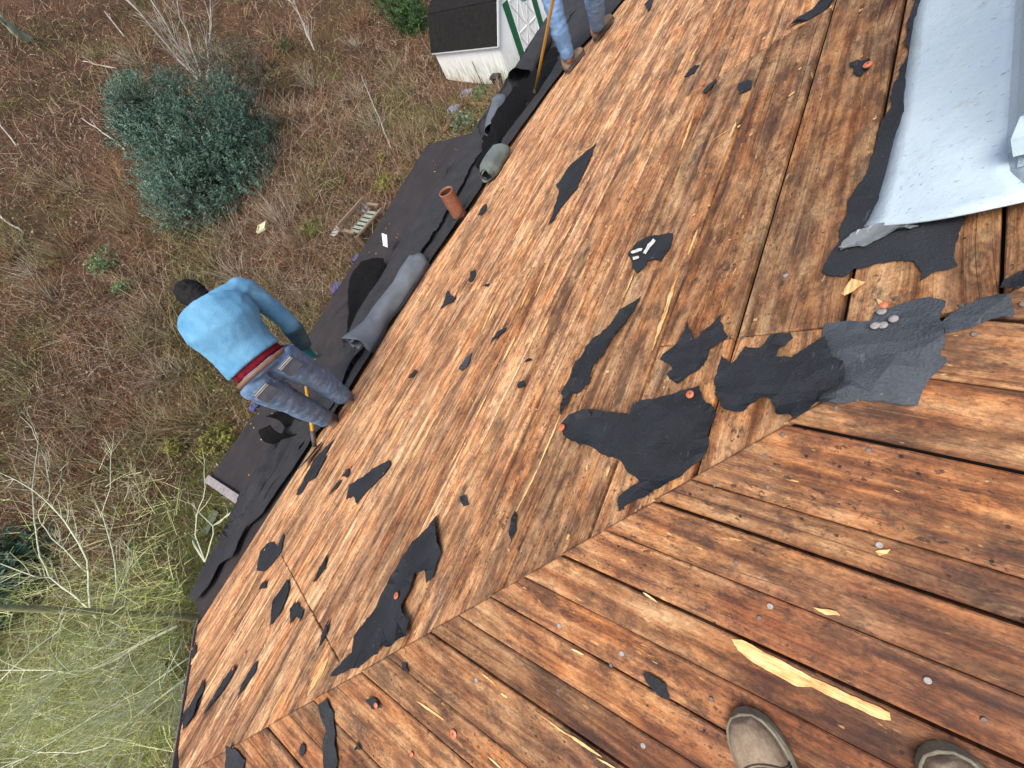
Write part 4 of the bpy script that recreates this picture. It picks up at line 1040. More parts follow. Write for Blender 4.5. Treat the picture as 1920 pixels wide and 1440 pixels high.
    for q in 'LR':
        if q == 'L' and right_glove: pass
        cu = MB(); el, ha = J['el' + q], J['ha' + q]
        cu.tube([el.lerp(ha, .26), el.lerp(ha, .6), el.lerp(ha, .85), ha], [.075, .068, .060, .052], 14); link('cuff', remeshed(cu, .009, 2, .004, 16, 2), SLEEVE, root)
        if right_glove:
            g_ = MB(); hand(g_, ha, (ha - el), face * .6 + Vector((0, 0, -.2)), 1.22, .9, 1 if q == 'R' else -1); link('glove', remeshed(g_, .007, 1), GLOVE, root)
    # jeans
    j = MB(); torso(j, 1.0, 0, .11, .020)
    for q in 'LR': leg(j, q, 1.0, .028, .90)
    jo = link('jeans', remeshed(j, .011, 4, .010, 9, 5), jeans_m, root)
    for q in 'LR':
        f = (J['kneeL'] - J['hipL']).normalized(); bk = -toe; bk = (bk - f * bk.dot(f)).normalized(); sdv = bk.cross(f)
        c = J['hip' + q] + bk * .118 + f * .005
        m_ = MB(); m_.box(c, sdv * .058, f * .065, bk * .006); o_ = m_.build('back_pocket', PATCH, jo)
        m_ = MB()
        for z_ in (-.055, -.04): m_.box(c + f * z_ + bk * .007, sdv * .054, f * .003, bk * .003)
        m_.build('stitching', STITCH, jo)
    # underwear band and belt
    w = MB(); torso(w, 1.0, .10, .25, .012); link('boxer_shorts', remeshed(w, .010, 2, .004, 20, 7), RED, root)
    d = (J['waist'] - J['pelvis']).normalized(); s_ = (side0 - d * side0.dot(d)).normalized(); fr = s_.cross(d); c = J['pelvis'].lerp(J['waist'], -.08)
    bl = MB(); rings = []
    for rr, zz in ((1.0, -.015), (1.04, -.013), (1.04, .013), (1.0, .015)):
        rings.append([c + (s_ * .193 * math.cos(2 * math.pi * i / 28) + fr * .146 * math.sin(2 * math.pi * i / 28)) * rr + d * zz for i in range(28)])
    bl.rings(rings, False); be = bl.build('belt', BELT, root, True)
    for a in (-2.2, -.95):
        m_ = MB(); q = c + s_ * .205 * math.cos(a) + fr * .155 * math.sin(a); disc(m_, q, q - c, .014, .006, 12); m_.build('rivet', BRASS, be, True)
    for q in 'LR':
        an = J['ank' + q]
        boots(root, an - Vector((0, 0, .09)) - toe * .06, toe, NA, 1.0)
    return root
PATCH = cloth('pocket_denim', (.075, .10, .14), (.16, .19, .23), 12, 300, .003, (.08, .07, .06))
STITCH = plain('pale_stitching', (.55, .56, .55), (.42, .42, .40), 60, .8, .2, 0)

J1 = dict(ankL=V3(.322, 3.137, -2.385), ankR=V3(.535, 3.055, -2.36), kneeL=V3(.285, 3.03, -1.985), kneeR=V3(.527, 2.985, -1.98), hipL=V3(.262, 2.955, -1.60), hipR=V3(.485, 2.905, -1.60),
          pelvis=V3(.373, 2.935, -1.55), waist=V3(.405, 3.00, -1.44), chest=V3(.50, 3.085, -1.215), neck=V3(.555, 3.175, -1.16), head=V3(.568, 3.268, -1.122),
          shL=V3(.40, 3.26, -1.22), shR=V3(.775, 3.175, -1.26), elL=V3(.345, 3.42, -1.50), elR=V3(.765, 3.085, -1.57), haL=V3(.44, 3.46, -1.76), haR=V3(.700, 3.14, -1.84), face=Vector((.15, .65, -.75)))
P1 = person('man in blue sweatshirt and worn jeans bending over the felt at the eave', J1, SHIRT, JEANS, HAIR, Vector((.25, .97, 0)).normalized())
k2 = onZ(1043, 34, -1.74); l2 = onZ(1112, -14, -1.63)
J2 = dict(ankL=onA(1126, 72) + Vector((0, 0, .10)), ankR=onA(1072, 132) + Vector((0, 0, .10)), kneeL=l2, kneeR=k2, hipL=V3(5.12, 2.50, -1.24), hipR=V3(4.93, 2.70, -1.27),
          pelvis=V3(5.02, 2.60, -1.18), waist=V3(4.99, 2.63, -1.05), chest=V3(4.88, 2.72, -.86), neck=V3(4.78, 2.82, -.68), head=V3(4.70, 2.88, -.53),
          shL=V3(4.90, 2.99, -.74), shR=V3(4.72, 2.64, -.76), elL=V3(4.85, 3.08, -1.02), elR=V3(4.70, 2.66, -1.06), haL=V3(4.83, 2.86, -1.22), haR=V3(4.76, 2.84, -1.34), face=Vector((-.6, .55, -.5)))
P2 = person('man in pale blue jeans and brown boots prying up felt near the shed', J2, cloth('grey_hoodie', (.10, .10, .11), (.18, .18, .19)), JEANS2, HAIR, Vector((.80, -.42, 0)).normalized(), True)

def tool(label, foot, top_, hd_dir, group='roofing shovels'):
    r = thing('roofing_shovel', label, 'shovel', foot, group)
    d = (top_ - foot).normalized()
    mb = MB(); mb.tube([foot + d * .10, foot.lerp(top_, .35), foot.lerp(top_, .7), top_], [.0165, .016, .016, .017], 12); mb.build('handle', YEL, r, True)
    mb = MB(); mb.tube([foot + d * .02, foot + d * .16], [.018, .022], 10); sdv = d.cross(hd_dir).normalized(); f = (hd_dir.normalized() * .8 - d * .35).normalized(); n_ = sdv.cross(f)
    o_ = mb.build('socket', STEEL, r, True)
    mb = MB(); mb.box(foot + f * .06 + n_ * .004, sdv * .085, f * .10, n_ * .004)
    for k_ in range(7): mb.box(foot + f * .17 + sdv * (-.075 + .025 * k_) + n_ * .004, sdv * .008, f * .018, n_ * .003)
    mb.build('blade', STEEL, r)
    return r
ft = onAC(597, 850) + Vector((.02, .03, .03)); hr = J1['haR'] + Vector((-.02, .07, -.03))
tool('yellow handled roofing shovel held between the legs of the bending man', ft, hr + (hr - ft) * .12, Vector((-.6, .5, 0)))
ft = onAC(1002, 186) + Vector((0, 0, .02)); hm = onZ(1028, 45, -1.68)
tool('yellow handled roofing shovel digging under the dark hollow roll', ft, hm + (hm - ft) * .75, Vector((-.5, .6, 0)))

# boots of whoever stands on the hip boards
BOOTP = cloth('dusty_nubuck', (.16, .11, .072), (.33, .265, .19), 18, 180, .003, (.12, .07, .04), (.46, .42, .34))
BOOTD = plain('dark_thread', (.09, .07, .05), (.05, .04, .03), 60, .8, .2, 0)
SOLEP = plain('pale_rubber', (.27, .25, .18), (.16, .145, .10), 30, .8, .2, .002)
for (tip, ax, lab) in (((1386, 1318), (1452, 1452), 'dusty tan work boot beside the long yellow split strip'), ((1740, 1380), (1806, 1490), 'dusty tan work boot toe next to the dark wide board gap')):
    t0 = onB(*tip); t1 = onB(*ax); d = (t0 - t1).normalized(); d = (d - NB.normalized() * d.dot(NB.normalized())).normalized()
    heel = t0 - d * .302 + Vector((0, 0, .0085))
    r = thing('work_boot', lab, 'boot', heel, 'work boots standing on the hip boards')
    u, so = boot_meshes(heel, d, NB, 1.0, .16, Vector((0, 0, 1)))
    uo = link('upper', remeshed(u, .0045, 3, .0016, 30, 2), BOOTP, r); so.build('sole', SOLEP, r)
    sd_ = d.cross(NB.normalized())
    mb = MB()
    T = [(0.02, .036), (.08, .039), (.14, .044), (.19, .0505), (.225, .0515), (.255, .0465), (.278, .036), (.290, .022), (.295, 0)]
    path = [heel + d * t + sd_ * w + NB.normalized() * .031 for t, w in T] + [heel + d * t - sd_ * w + NB.normalized() * .031 for t, w in reversed(T[:-1])]
    mb.tube(path, .0042, 6); mb.build('welt', SOLEP, r, True)
    for t_, w_, h_ in ((.198, .0512, .070), (.204, .0515, .068)):
        mb = MB(); c_ = heel + d * t_ + NB.normalized() * .026
        mb.tube([c_ + d * .030 * math.sin(a) ** 2 + sd_ * w_ * math.cos(a) + NB.normalized() * (h_ - .008 * math.sin(a) ** 2) * max(0, math.sin(a)) ** .8 for a in [math.pi * (i + .5) / 16 for i in range(16)]], .0014, 5); mb.build('seam', BOOTD, r, True)

# ------------------------------------------------------------------ shed
SW = NT('shed_white_paint', .6, .4); _p = SW.pos(); _z = SW.n('SeparateXYZ', {0: _p}).node.outputs[2]
_n = SW.noise(SW.vmath('MULTIPLY', _p, (5, 5, .9)), 1.4, 6, .7)
_al = SW.math('MULTIPLY', SW.ramp(_n, [(.40, 0.0), (.62, 1.0)]), SW.math('MULTIPLY_ADD', _z, -.9, 1.25), clamp=True)
_col = SW.mix(SW.math('MULTIPLY', _al, .75), (.88, .90, .90), (.36, .40, .20))
_y = SW.math('FRACT', SW.math('MULTIPLY', _z, 5.0)); SW.color(_col); SW.bump(SW.math('ADD', _n, SW.math('MULTIPLY', _y, .3)), .01, .5)
SHR = felt_material('shed_shingles', (.009, .0085, .0085), (.020, .019, .019), .95, .15)
GREEN = plain('green_paint', (.02, .13, .065), (.015, .09, .05), 14, .5, .4, .002)
SWL = plain('shed_door_white', (.86, .88, .88), (.74, .76, .75), 9, .5, .4, .001)
GREYT = plain('weathered_trim', (.62, .62, .60), (.48, .48, .46), 20, .8, .2, .002)
def build_shed():
    p0 = onZ(956, 146, -9.0); p1 = onZ(839, 151, -9.0); d = (p1 - p0); L = d.length; d.normalize()
    q = Vector((d.y, -d.x, 0)); q = q if q.x > 0 else -q
    base = -.6
    p0 = p0 + Vector((0, 0, 0)); 
    def P(a, b, z): return p0 + d * b + q * a + Vector((0, 0, z))
    r = thing('shed', 'white barn style shed with black roof and green door trim', 'shed', P(2, L / 2, base))
    W, hw, hb, ab, hr = 4.0, 1.52, 2.78, .78, 3.62
    # walls: long side, and gable end with gambrel outline
    mb = MB(); t = .08
    mb.add([P(0, 0, base), P(0, L, base), P(0, L, hw), P(0, 0, hw)], [(0, 1, 2, 3)])
    mb.add([P(W, 0, base), P(W, L, base), P(W, L, hw), P(W, 0, hw)], [(3, 2, 1, 0)])
    prof_ = [(0, base), (0, hw), (ab, hb), (W / 2, hr), (W - ab, hb), (W, hw), (W, base)]
    mb.add([P(a, 0, z) for a, z in prof_], [tuple(range(7))]); mb.add([P(a, L, z) for a, z in prof_], [tuple(reversed(range(7)))])
    w = mb.build('wall', SW.m, r)
    # roof slopes with thickness, each slope its own part
    o = .10; rp_ = [(-.10, hw - .06), (ab - .02, hb + .04), (W / 2, hr + .05), (W - ab + .02, hb + .04), (W + .10, hw - .06)]
    for (a0, z0), (a1, z1) in zip(rp_[:-1], rp_[1:]):
        mb = MB(); n_ = (q * -(z1 - z0) + Vector((0, 0, a1 - a0))).normalized() * .05
        A_, B_, C_, D_ = P(a0, -o, z0), P(a1, -o, z1), P(a1, L + o, z1), P(a0, L + o, z0)
        mb.add([A_, B_, C_, D_, A_ + n_, B_ + n_, C_ + n_, D_ + n_], [(0, 3, 2, 1), (4, 5, 6, 7), (0, 1, 5, 4), (1, 2, 6, 5), (2, 3, 7, 6), (3, 0, 4, 7)])
        mb.build('roof_slope', SHR, r)
        mb = MB(); mb.bar(P(a0, -o - .012, z0 - .03), P(a1, -o - .012, z1 - .03), .02, .12, tuple(n_.normalized())); mb.build('fascia', SWL, r)
    mb = MB(); mb.bar(P(-.11, -o, hw - .06), P(-.11, L + o, hw - .06), .03, .09); mb.build('eave_board', SWL, r)
    # green door frame
    for (a, z0, z1) in ((1.22, base, 2.55), (2.98, base, 2.55)):
        mb = MB(); mb.box(P(a, -.012, (z0 + z1) / 2), q * .19, d * .022, Vector((0, 0, (z1 - z0) / 2))); mb.build('door_trim', GREEN, r)
    for k_ in range(2):
        a = 1.74 + k_ * .72
        mb = MB(); mb.box(P(a, -.015, 1.1), q * .345, d * .02, Vector((0, 0, 1.4))); dr = mb.build('door', SWL, r)
        for (z0, z1) in ((-.15, 1.05), (1.25, 2.35)):
            for (b0, b1) in (((-.30, z0), (.30, z1)), ((.30, z0), (-.30, z1))):
                mb = MB(); mb.bar(P(a + b0[0], -.045, b0[1]), P(a + b1[0], -.045 - (.004 if b0[0] > 0 else 0), b1[1]), .035, .02, tuple(d)); mb.build('cross_brace', GREYT, dr)
        mb = MB()
        for s_ in (-1, 1): mb.box(P(a + s_ * .315, -.046, 1.1), q * .025, d * .012, Vector((0, 0, 1.38)))
        for z_ in (-.24, 1.15, 2.44): mb.box(P(a, -.044, z_), q * .29, d * .012, Vector((0, 0, .03)))
        mb.build('door_rail', SWL, dr)
    return P
shedP = build_shed()

# ------------------------------------------------------------------ yard things
BARN = plain('old_grey_wood', (.27, .20, .145), (.15, .105, .07), 18, .85, .2, .003)
def frame_at(p, ang):
    return Vector((math.cos(ang), math.sin(ang), 0)), Vector((-math.sin(ang), math.cos(ang), 0))
def build_bench():
    c = onG(698, 436); c = c + Vector((0, 0, 0)); a_ = (onG(705, 392) - onG(655, 440)); a_.z = 0; a_.normalize(); b_ = Vector((-a_.y, a_.x, 0))
    r = thing('garden_bench', 'weathered wooden slatted bench beside the porch roof edge', 'bench', c)
    up = Vector((0, 0, 1)); Lb, Wb, hs = .72, .36, .50
    for i in (-1, 1):
        for j in (-1, 1):
            mb = MB(); h_ = hs if j < 0 else .95
            mb.box(c + a_ * i * Lb + b_ * j * Wb + up * h_ / 2, a_ * .05, b_ * .05, up * h_ / 2); mb.build('leg', BARN, r)
    for i in (-1, 1):
        mb = MB(); mb.box(c + a_ * i * Lb + up * (hs + .2), a_ * .055, b_ * (Wb + .05), up * .03); mb.build('armrest', BARN, r)
    for j in (-1, 1):
        mb = MB(); mb.box(c + b_ * j * Wb * .95 + up * (hs), a_ * (Lb + .05), b_ * .06, up * .03); mb.build('rail', BARN, r)
    mb = MB(); mb.box(c + b_ * Wb + up * .93, a_ * (Lb + .05), b_ * .04, up * .05); mb.build('rail', BARN, r)
    for k_ in range(6):
        mb = MB(); mb.box(c + a_ * (-.5 + .2 * k_) + up * (hs + .005), a_ * .060, b_ * (Wb * .85), up * .014); mb.build('slat', plain('bench_slat', (.30, .36, .31), (.20, .24, .2), 20, .7), r)
    for k_ in range(6):
        mb = MB(); mb.box(c + a_ * (-.5 + .2 * k_) + b_ * Wb + up * (hs + .23), a_ * .045, b_ * .012, up * .19); mb.build('slat', BARN, r)
build_bench()
def build_sign():
    b = onG(556, 487); q = ray(503, 420); t = (q[0] * b.x + q[1] * b.y) / (q[0] ** 2 + q[1] ** 2); tp = Vector((b.x, b.y, q[2] * t + CZ))
    r = thing('birdhouse_pole', 'small pale square feeder tray on a thin rusty pole', 'feeder', b)
    mb = MB(); mb.tube([b - Vector((0, 0, .2)), b.lerp(tp, .5) + Vector((.01, .01, 0)), tp], [.03, .028, .025], 8); mb.build('pole', RUST, r, True)
    mb = MB(); u = Vector((.75, .66, 0)); w = Vector((-.66, .75, 0)); mb.box(tp + Vector((0, 0, .03)), u * .22, w * .17, Vector((0, 0, .02)))
    for s_ in (-1, 1): mb.box(tp + u * s_ * .21 + Vector((0, 0, .065)), u * .015, w * .18, Vector((0, 0, .03))); mb.box(tp + w * s_ * .165 + Vector((0, 0, .066)), u * .2, w * .015, Vector((0, 0, .03)))
    mb.build('tray', plain('pale_tray', (.62, .58, .36), (.45, .42, .26), 20, .7), r)
build_sign()
# raised garden bed, stakes, bin, tarps, slabs
def logbar(name, label, a, b, r_, mat, cat):
    mb = MB(); n_ = 6; rnd = random.Random(hash(label) % 999); pts = [a.lerp(b, i / n_) + Vector((rnd.uniform(-.02, .02), rnd.uniform(-.02, .02), r_)) for i in range(n_ + 1)]
    mb.tube(pts, [r_ * rnd.uniform(.9, 1.1) for _ in pts], 8); return tag(mb.build(name, mat, None, True), label, cat)
LOG = plain('brown_log', (.24, .13, .075), (.12, .07, .04), 22, .9, .2, .004)
logbar('log', 'long brown log edging the garden plot below the shed', onG(836, 250), onG(872, 196), .11, LOG, 'log')
logbar('log', 'reddish timber edging the far side of the garden plot', onG(876, 197), onG(925, 200), .09, LOG, 'log')
rnd = random.Random(12)
for k_, (x, y) in enumerate([(864, 200), (917, 190), (884, 215), (858, 240), (700, 285), (825, 235), (905, 160)]):
    b = onG(x, y); mb = MB(); mb.tube([b - Vector((0, 0, .1)), b + Vector((rnd.uniform(-.04, .04), rnd.uniform(-.04, .04), rnd.uniform(1.0, 1.5)))], .018, 6)
    tag(mb.build('garden_stake', STEEL), 'thin dark metal stake standing round the garden plot', 'stake', 'stakes round the garden plot')
TARP = plain('blue_tarp', (.07, .13, .50), (.045, .08, .34), 12, .5, .4, .004)
PTARP = plain('pale_blue_plastic', (.30, .42, .66), (.18, .27, .48), 12, .5, .4, .004)
def crumple(name, label, cat, c, s_, mat, seed, flat=.5, group=None):
    rn = random.Random(seed); n_ = 5; V = []
    for i in range(n_):
        for j in range(n_):
            u, v_ = i / (n_ - 1) - .5, j / (n_ - 1) - .5
            V.append(c + Vector((u * s_ + rn.uniform(-.05, .05) * s_, v_ * s_ * .8 + rn.uniform(-.05, .05) * s_, .03 + flat * s_ * (abs(noise.noise(Vector((u * 4 + seed, v_ * 4, seed)))) + .15 * rn.random()) * (1 - max(abs(u), abs(v_))))))
    F_ = [(i * n_ + j, (i + 1) * n_ + j, (i + 1) * n_ + j + 1, i * n_ + j + 1) for i in range(n_ - 1) for j in range(n_ - 1)]
    o_ = link(name, mesh(name, V, F_), mat); sm_ = o_.modifiers.new('s', 'SOLIDIFY'); sm_.thickness = .006
    return tag(o_, label, cat, group)
crumple('tarp', 'bright blue crumpled tarp corner beyond the black flap', 'tarp', onG(628, 541), .55, TARP, 1, .6)
crumple('tarp', 'bright blue tarp scrap seen beside the bending man\'s jeans', 'tarp', onG(481, 758), .5, TARP, 2, .6)
crumple('tarp', 'small blue tarp tip at the porch edge near the bench', 'tarp', onG(668, 484), .35, TARP, 3, .6)
crumple('plastic_sheet', 'pale blue plastic rag lying by the garden log', 'plastic', onG(848, 208), .9, PTARP, 4, .5)
crumple('plastic_sheet', 'pale blue plastic heap beside the green garden plants', 'plastic', onG(872, 178), .8, PTARP, 5, .6)
crumple('white_rag', 'white plastic rag on the grass left of the bench', 'rag', onG(632, 434), .55, plain('white_plastic', (.70, .74, .70), (.5, .54, .5), 20, .5), 6, .5)
crumple('plastic_sheet', 'pale blue plastic bag behind the slatted bench', 'plastic', onG(686, 392), .45, PTARP, 7, .9)
b = onG(936, 160); bin_ = thing('bin', 'black plastic tub standing at the shed corner', 'tub', b)
BLK = plain('black_plastic', (.02, .02, .022), (.012, .012, .012), 20, .5, .4, .001)
mb = MB(); mb.loft([(b, Vector((.24, 0, 0)), Vector((0, .24, 0))), (b + Vector((0, 0, .45)), Vector((.30, 0, 0)), Vector((0, .30, 0)))], 18); mb.build('tub', BLK, bin_, True)
mb = MB(); mb.loft([(b + Vector((0, 0, .44)), Vector((.33, 0, 0)), Vector((0, .33, 0))), (b + Vector((0, 0, .49)), Vector((.33, 0, 0)), Vector((0, .33, 0))), (b + Vector((0, 0, .53)), Vector((.26, 0, 0)), Vector((0, .26, 0)))], 18); mb.build('lid', BLK, bin_, True)
STONE = plain('mossy_slab', (.15, .17, .11), (.085, .10, .06), 6, .9, .2, .006)
for k_, (pts, lab) in enumerate([([(298, 1235), (330, 1258), (285, 1345), (262, 1325)], 'mossy concrete slab lying in the grass beside the house wall'), ([(325, 1285), (352, 1270), (345, 1380), (310, 1360)], 'grey green concrete slab close under the open roof end'), ([(402, 958), (416, 964), (396, 1002), (384, 995)], 'pale broken paving piece under the porch end')]):
    P_ = [onG(*p) for p in pts]; zt = max(p.z for p in P_) + .05
    mb = MB(); slab(mb, [(p.x, p.y) for p in P_], lambda x, y: zt, .25)
    o_ = mb.build('paving_slab', STONE); bv = o_.modifiers.new('b', 'BEVEL'); bv.width = .03; bv.segments = 2
    tag(o_, lab, 'slab')

# ------------------------------------------------------------------ vegetation
LEAF = tint_mat('leaf_tint', .55, .4, .25); TWIG = tint_mat('twig_tint', .85, .2)
rng = np.random.default_rng(5)
def leaf_cards(C, D, N, L, W, col):
    """folded leaf quads: centre base C, direction D, normal N"""
    n_ = len(C); D = D / np.linalg.norm(D, axis=1, keepdims=True)
    Sd = np.cross(D, N); Sd /= np.linalg.norm(Sd, axis=1, keepdims=True) + 1e-9; U = np.cross(Sd, D)
    L = np.broadcast_to(np.asarray(L), (n_,))[:, None]; W = np.broadcast_to(np.asarray(W), (n_,))[:, None]
    V = np.stack([C, C + D * L * .5 + Sd * W * .5 + U * W * .15, C + D * L, C + D * L * .5 - Sd * W * .5 + U * W * .15], 1).reshape(-1, 3)
    b = np.arange(n_)[:, None] * 4; F_ = np.concatenate([b + [0, 1, 2], b + [0, 2, 3]], 1).reshape(-1, 3)
    return V, F_, np.repeat(col, 4, 0)
def unit(n_): v_ = rng.normal(size=(n_, 3)); return v_ / np.linalg.norm(v_, axis=1, keepdims=True)
def strands(C, D, L, W, bend, col, seg=3):
    """thin bent ribbons with a triangular look from every side"""
    n_ = len(C); D = D / np.linalg.norm(D, axis=1, keepdims=True)
    B = unit(n_); Sd = np.cross(D, B); Sd /= np.linalg.norm(Sd, axis=1, keepdims=True) + 1e-9
    rows = []; P = C.copy(); d = D.copy()
    for k_ in range(seg + 1):
        w = (W * (1 - .75 * k_ / seg))[:, None]
        rows += [P + Sd * w / 2, P - Sd * w / 2]
        d = d + B * bend[:, None] / seg + np.array([0, 0, -.12]) * bend[:, None]; d /= np.linalg.norm(d, axis=1, keepdims=True)
        P = P + d * (L / seg)[:, None]
    V = np.stack(rows, 1).reshape(-1, 3); k2_ = 2 * (seg + 1); b = np.arange(n_)[:, None] * k2_
    F_ = np.concatenate([b + [2 * i, 2 * i + 2, 2 * i + 3, 2 * i + 1] for i in range(seg)], 1).reshape(-1, 4)
    return V, F_, np.repeat(col, k2_, 0)
def gzv(X, Y): return np.array([gz(x, y) for x, y in zip(X, Y)])
def hash_noise(X, Y, s_, o_=0.0): return np.array([noise.noise(Vector((x * s_ + o_, y * s_, o_))) for x, y in zip(X, Y)])
def field(n_, rmin=9, rmax=75, a0=-2, a1=2.6):
    """scatter over the yard, thinning with distance from the house"""
    r = rmin * (rmax / rmin) ** rng.random(n_); t = rng.uniform(math.radians(-38), math.radians(72), n_)
    X = r * np.sin(t); Y = r * np.cos(t)
    ok = (Y > 5.6) & ~((X > 19.6 + .25 * (Y - 14)) & (X < 25) & (Y > 12.8) & (Y < 19.6))
    return X[ok], Y[ok], r[ok]
PAL = np.array([(.25, .155, .092), (.30, .205, .132), (.18, .10, .058), (.35, .27, .18), (.23, .122, .068), (.42, .34, .25)])
def glim(X): return np.interp(X, [-12, -9, -5, -3, 0, 4, 8, 15, 18, 30], [19.5, 19, 17.5, 16.3, 14.8, 14, 15.2, 16.3, 14, 14])
def bramble():
    X, Y, r = field(175000); far = hash_noise(X, Y, .16, 2.0)
    lim = glim(X) - 1 + 3.5 * hash_noise(X, Y, .5, 8.0)
    keep = (Y > lim) | (rng.random(len(X)) < .22); X, Y, r, far = X[keep], Y[keep], r[keep], far[keep]
    Z = gzv(X, Y); n_ = len(X); C = np.stack([X, Y, Z - .02], 1)
    D = unit(n_); D[:, 2] = np.abs(D[:, 2]) * .8 + .25
    # clump: grow towards neighbours' centre
    L = rng.uniform(.35, 1.15, n_) * (1 + .45 * far); W = .006 + .00062 * r
    idx = np.clip((far * 3 + rng.normal(0, 1.2, n_) + 2.2).astype(int), 0, 5); col = PAL[idx] * rng.uniform(.55, 1.2, (n_, 1))
    olive = hash_noise(X, Y, .22, 11.0) > .08; col[olive] = col[olive] * np.array([.78, 1.02, .72])
    # leafless shrub clumps standing out of the tangle
    cx, cy, cr = field(420, 12, 60); k_ = cy > glim(cx) - .5; cx, cy, cr = cx[k_], cy[k_], cr[k_]; m_ = 75
    ang = rng.uniform(0, 6.283, len(cx) * m_); rr = np.abs(rng.normal(0, .28, len(cx) * m_)); X2 = np.repeat(cx, m_) + np.cos(ang) * rr; Y2 = np.repeat(cy, m_) + np.sin(ang) * rr
    C2 = np.stack([X2, Y2, gzv(X2, Y2) - .02], 1); D2 = np.stack([np.cos(ang) * .55, np.sin(ang) * .55, np.ones(len(ang))], 1) + unit(len(ang)) * .35
    hgt = np.repeat(rng.uniform(.7, 1.5, len(cx)), m_); L2 = rng.uniform(.6, 1.2, len(ang)) * hgt; W2 = .006 + .0006 * np.repeat(cr, m_)
    tn = np.array([(.30, .24, .15), (.25, .22, .12), (.36, .31, .23), (.27, .15, .085)])[rng.integers(0, 4, len(cx))]; c2 = np.repeat(tn, m_, 0) * rng.uniform(.6, 1.2, (len(ang), 1))
    C = np.concatenate([C, C2]); D = np.concatenate([D, D2]); L = np.concatenate([L, L2]); W = np.concatenate([W, W2]); col = np.concatenate([col * 1.1, c2]); n_ = len(C)
    V, F_, cc = strands(C, D, L, W, rng.uniform(.3, 1.5, n_), col)
    o_ = link('bramble_thicket', np_mesh('bramble_thicket', V, F_, cc), TWIG); o_['kind'] = 'stuff'; tag(o_, 'brown tangle of dead brambles and weeds covering the hillside', 'brambles')
    # fallen leaves
    X, Y, r = field(52000, 9, 60); lim = glim(X) - 2; k_ = (Y > lim) | (rng.random(len(X)) < .3); X, Y, r = X[k_], Y[k_], r[k_]
    n_ = len(X); C = np.stack([X, Y, gzv(X, Y) + rng.uniform(.0, .22, n_)], 1); N = unit(n_); N[:, 2] = abs(N[:, 2]) + .7
    col = PAL[rng.integers(0, 6, n_)] * rng.uniform(.5, 1.15, (n_, 1)); pale = rng.random(n_) < .02; col[pale] = np.array([.46, .37, .29]) * rng.uniform(.8, 1.1, (pale.sum(), 1))
    V, F_, cc = leaf_cards(C, unit(n_), N, rng.uniform(.05, .10, n_) + .0012 * r, rng.uniform(.04, .07, n_) + .0008 * r, col)
    o_ = link('leaf_litter', np_mesh('leaf_litter', V, F_, cc), LEAF); o_['kind'] = 'stuff'; tag(o_, 'brown fallen leaves scattered over the hillside', 'leaf litter')
bramble()
def grass():
    X, Y, r = field(90000, 8.5, 34); lim = glim(X) + 3.2 * hash_noise(X, Y, .5, 8.0); g_ = hash_noise(X, Y, .28, 21.0)
    k_ = ((Y < lim) & (hash_noise(X, Y, .9, 5.0) > -.22)) | ((g_ > .24) & (rng.random(len(X)) < .8)); X, Y, r = X[k_], Y[k_], r[k_]
    n_ = len(X); C = np.stack([X, Y, gzv(X, Y) - .01], 1); D = unit(n_) * .6; D[:, 2] = 1
    mossy = hash_noise(X, Y, .6, 31.0)[:, None]
    col = 1.5 * (np.array([.115, .155, .03]) + np.array([.09, .085, -.01]) * mossy + rng.uniform(-.02, .03, (n_, 1))) * rng.uniform(.6, 1.3, (n_, 1))
    dry = rng.random(n_) < .28; col[dry] = np.array([.26, .21, .11]) * rng.uniform(.6, 1.2, (dry.sum(), 1))
    V, F_, cc = strands(C, D, rng.uniform(.10, .28, n_), .012 + .0007 * r, rng.uniform(.3, 1.2, n_), np.clip(col, .01, 1), 2)
    o_ = link('grass', np_mesh('grass', V, F_, cc), LEAF); o_['kind'] = 'stuff'; tag(o_, 'rough mossy green grass along the foot of the house', 'grass')
grass()
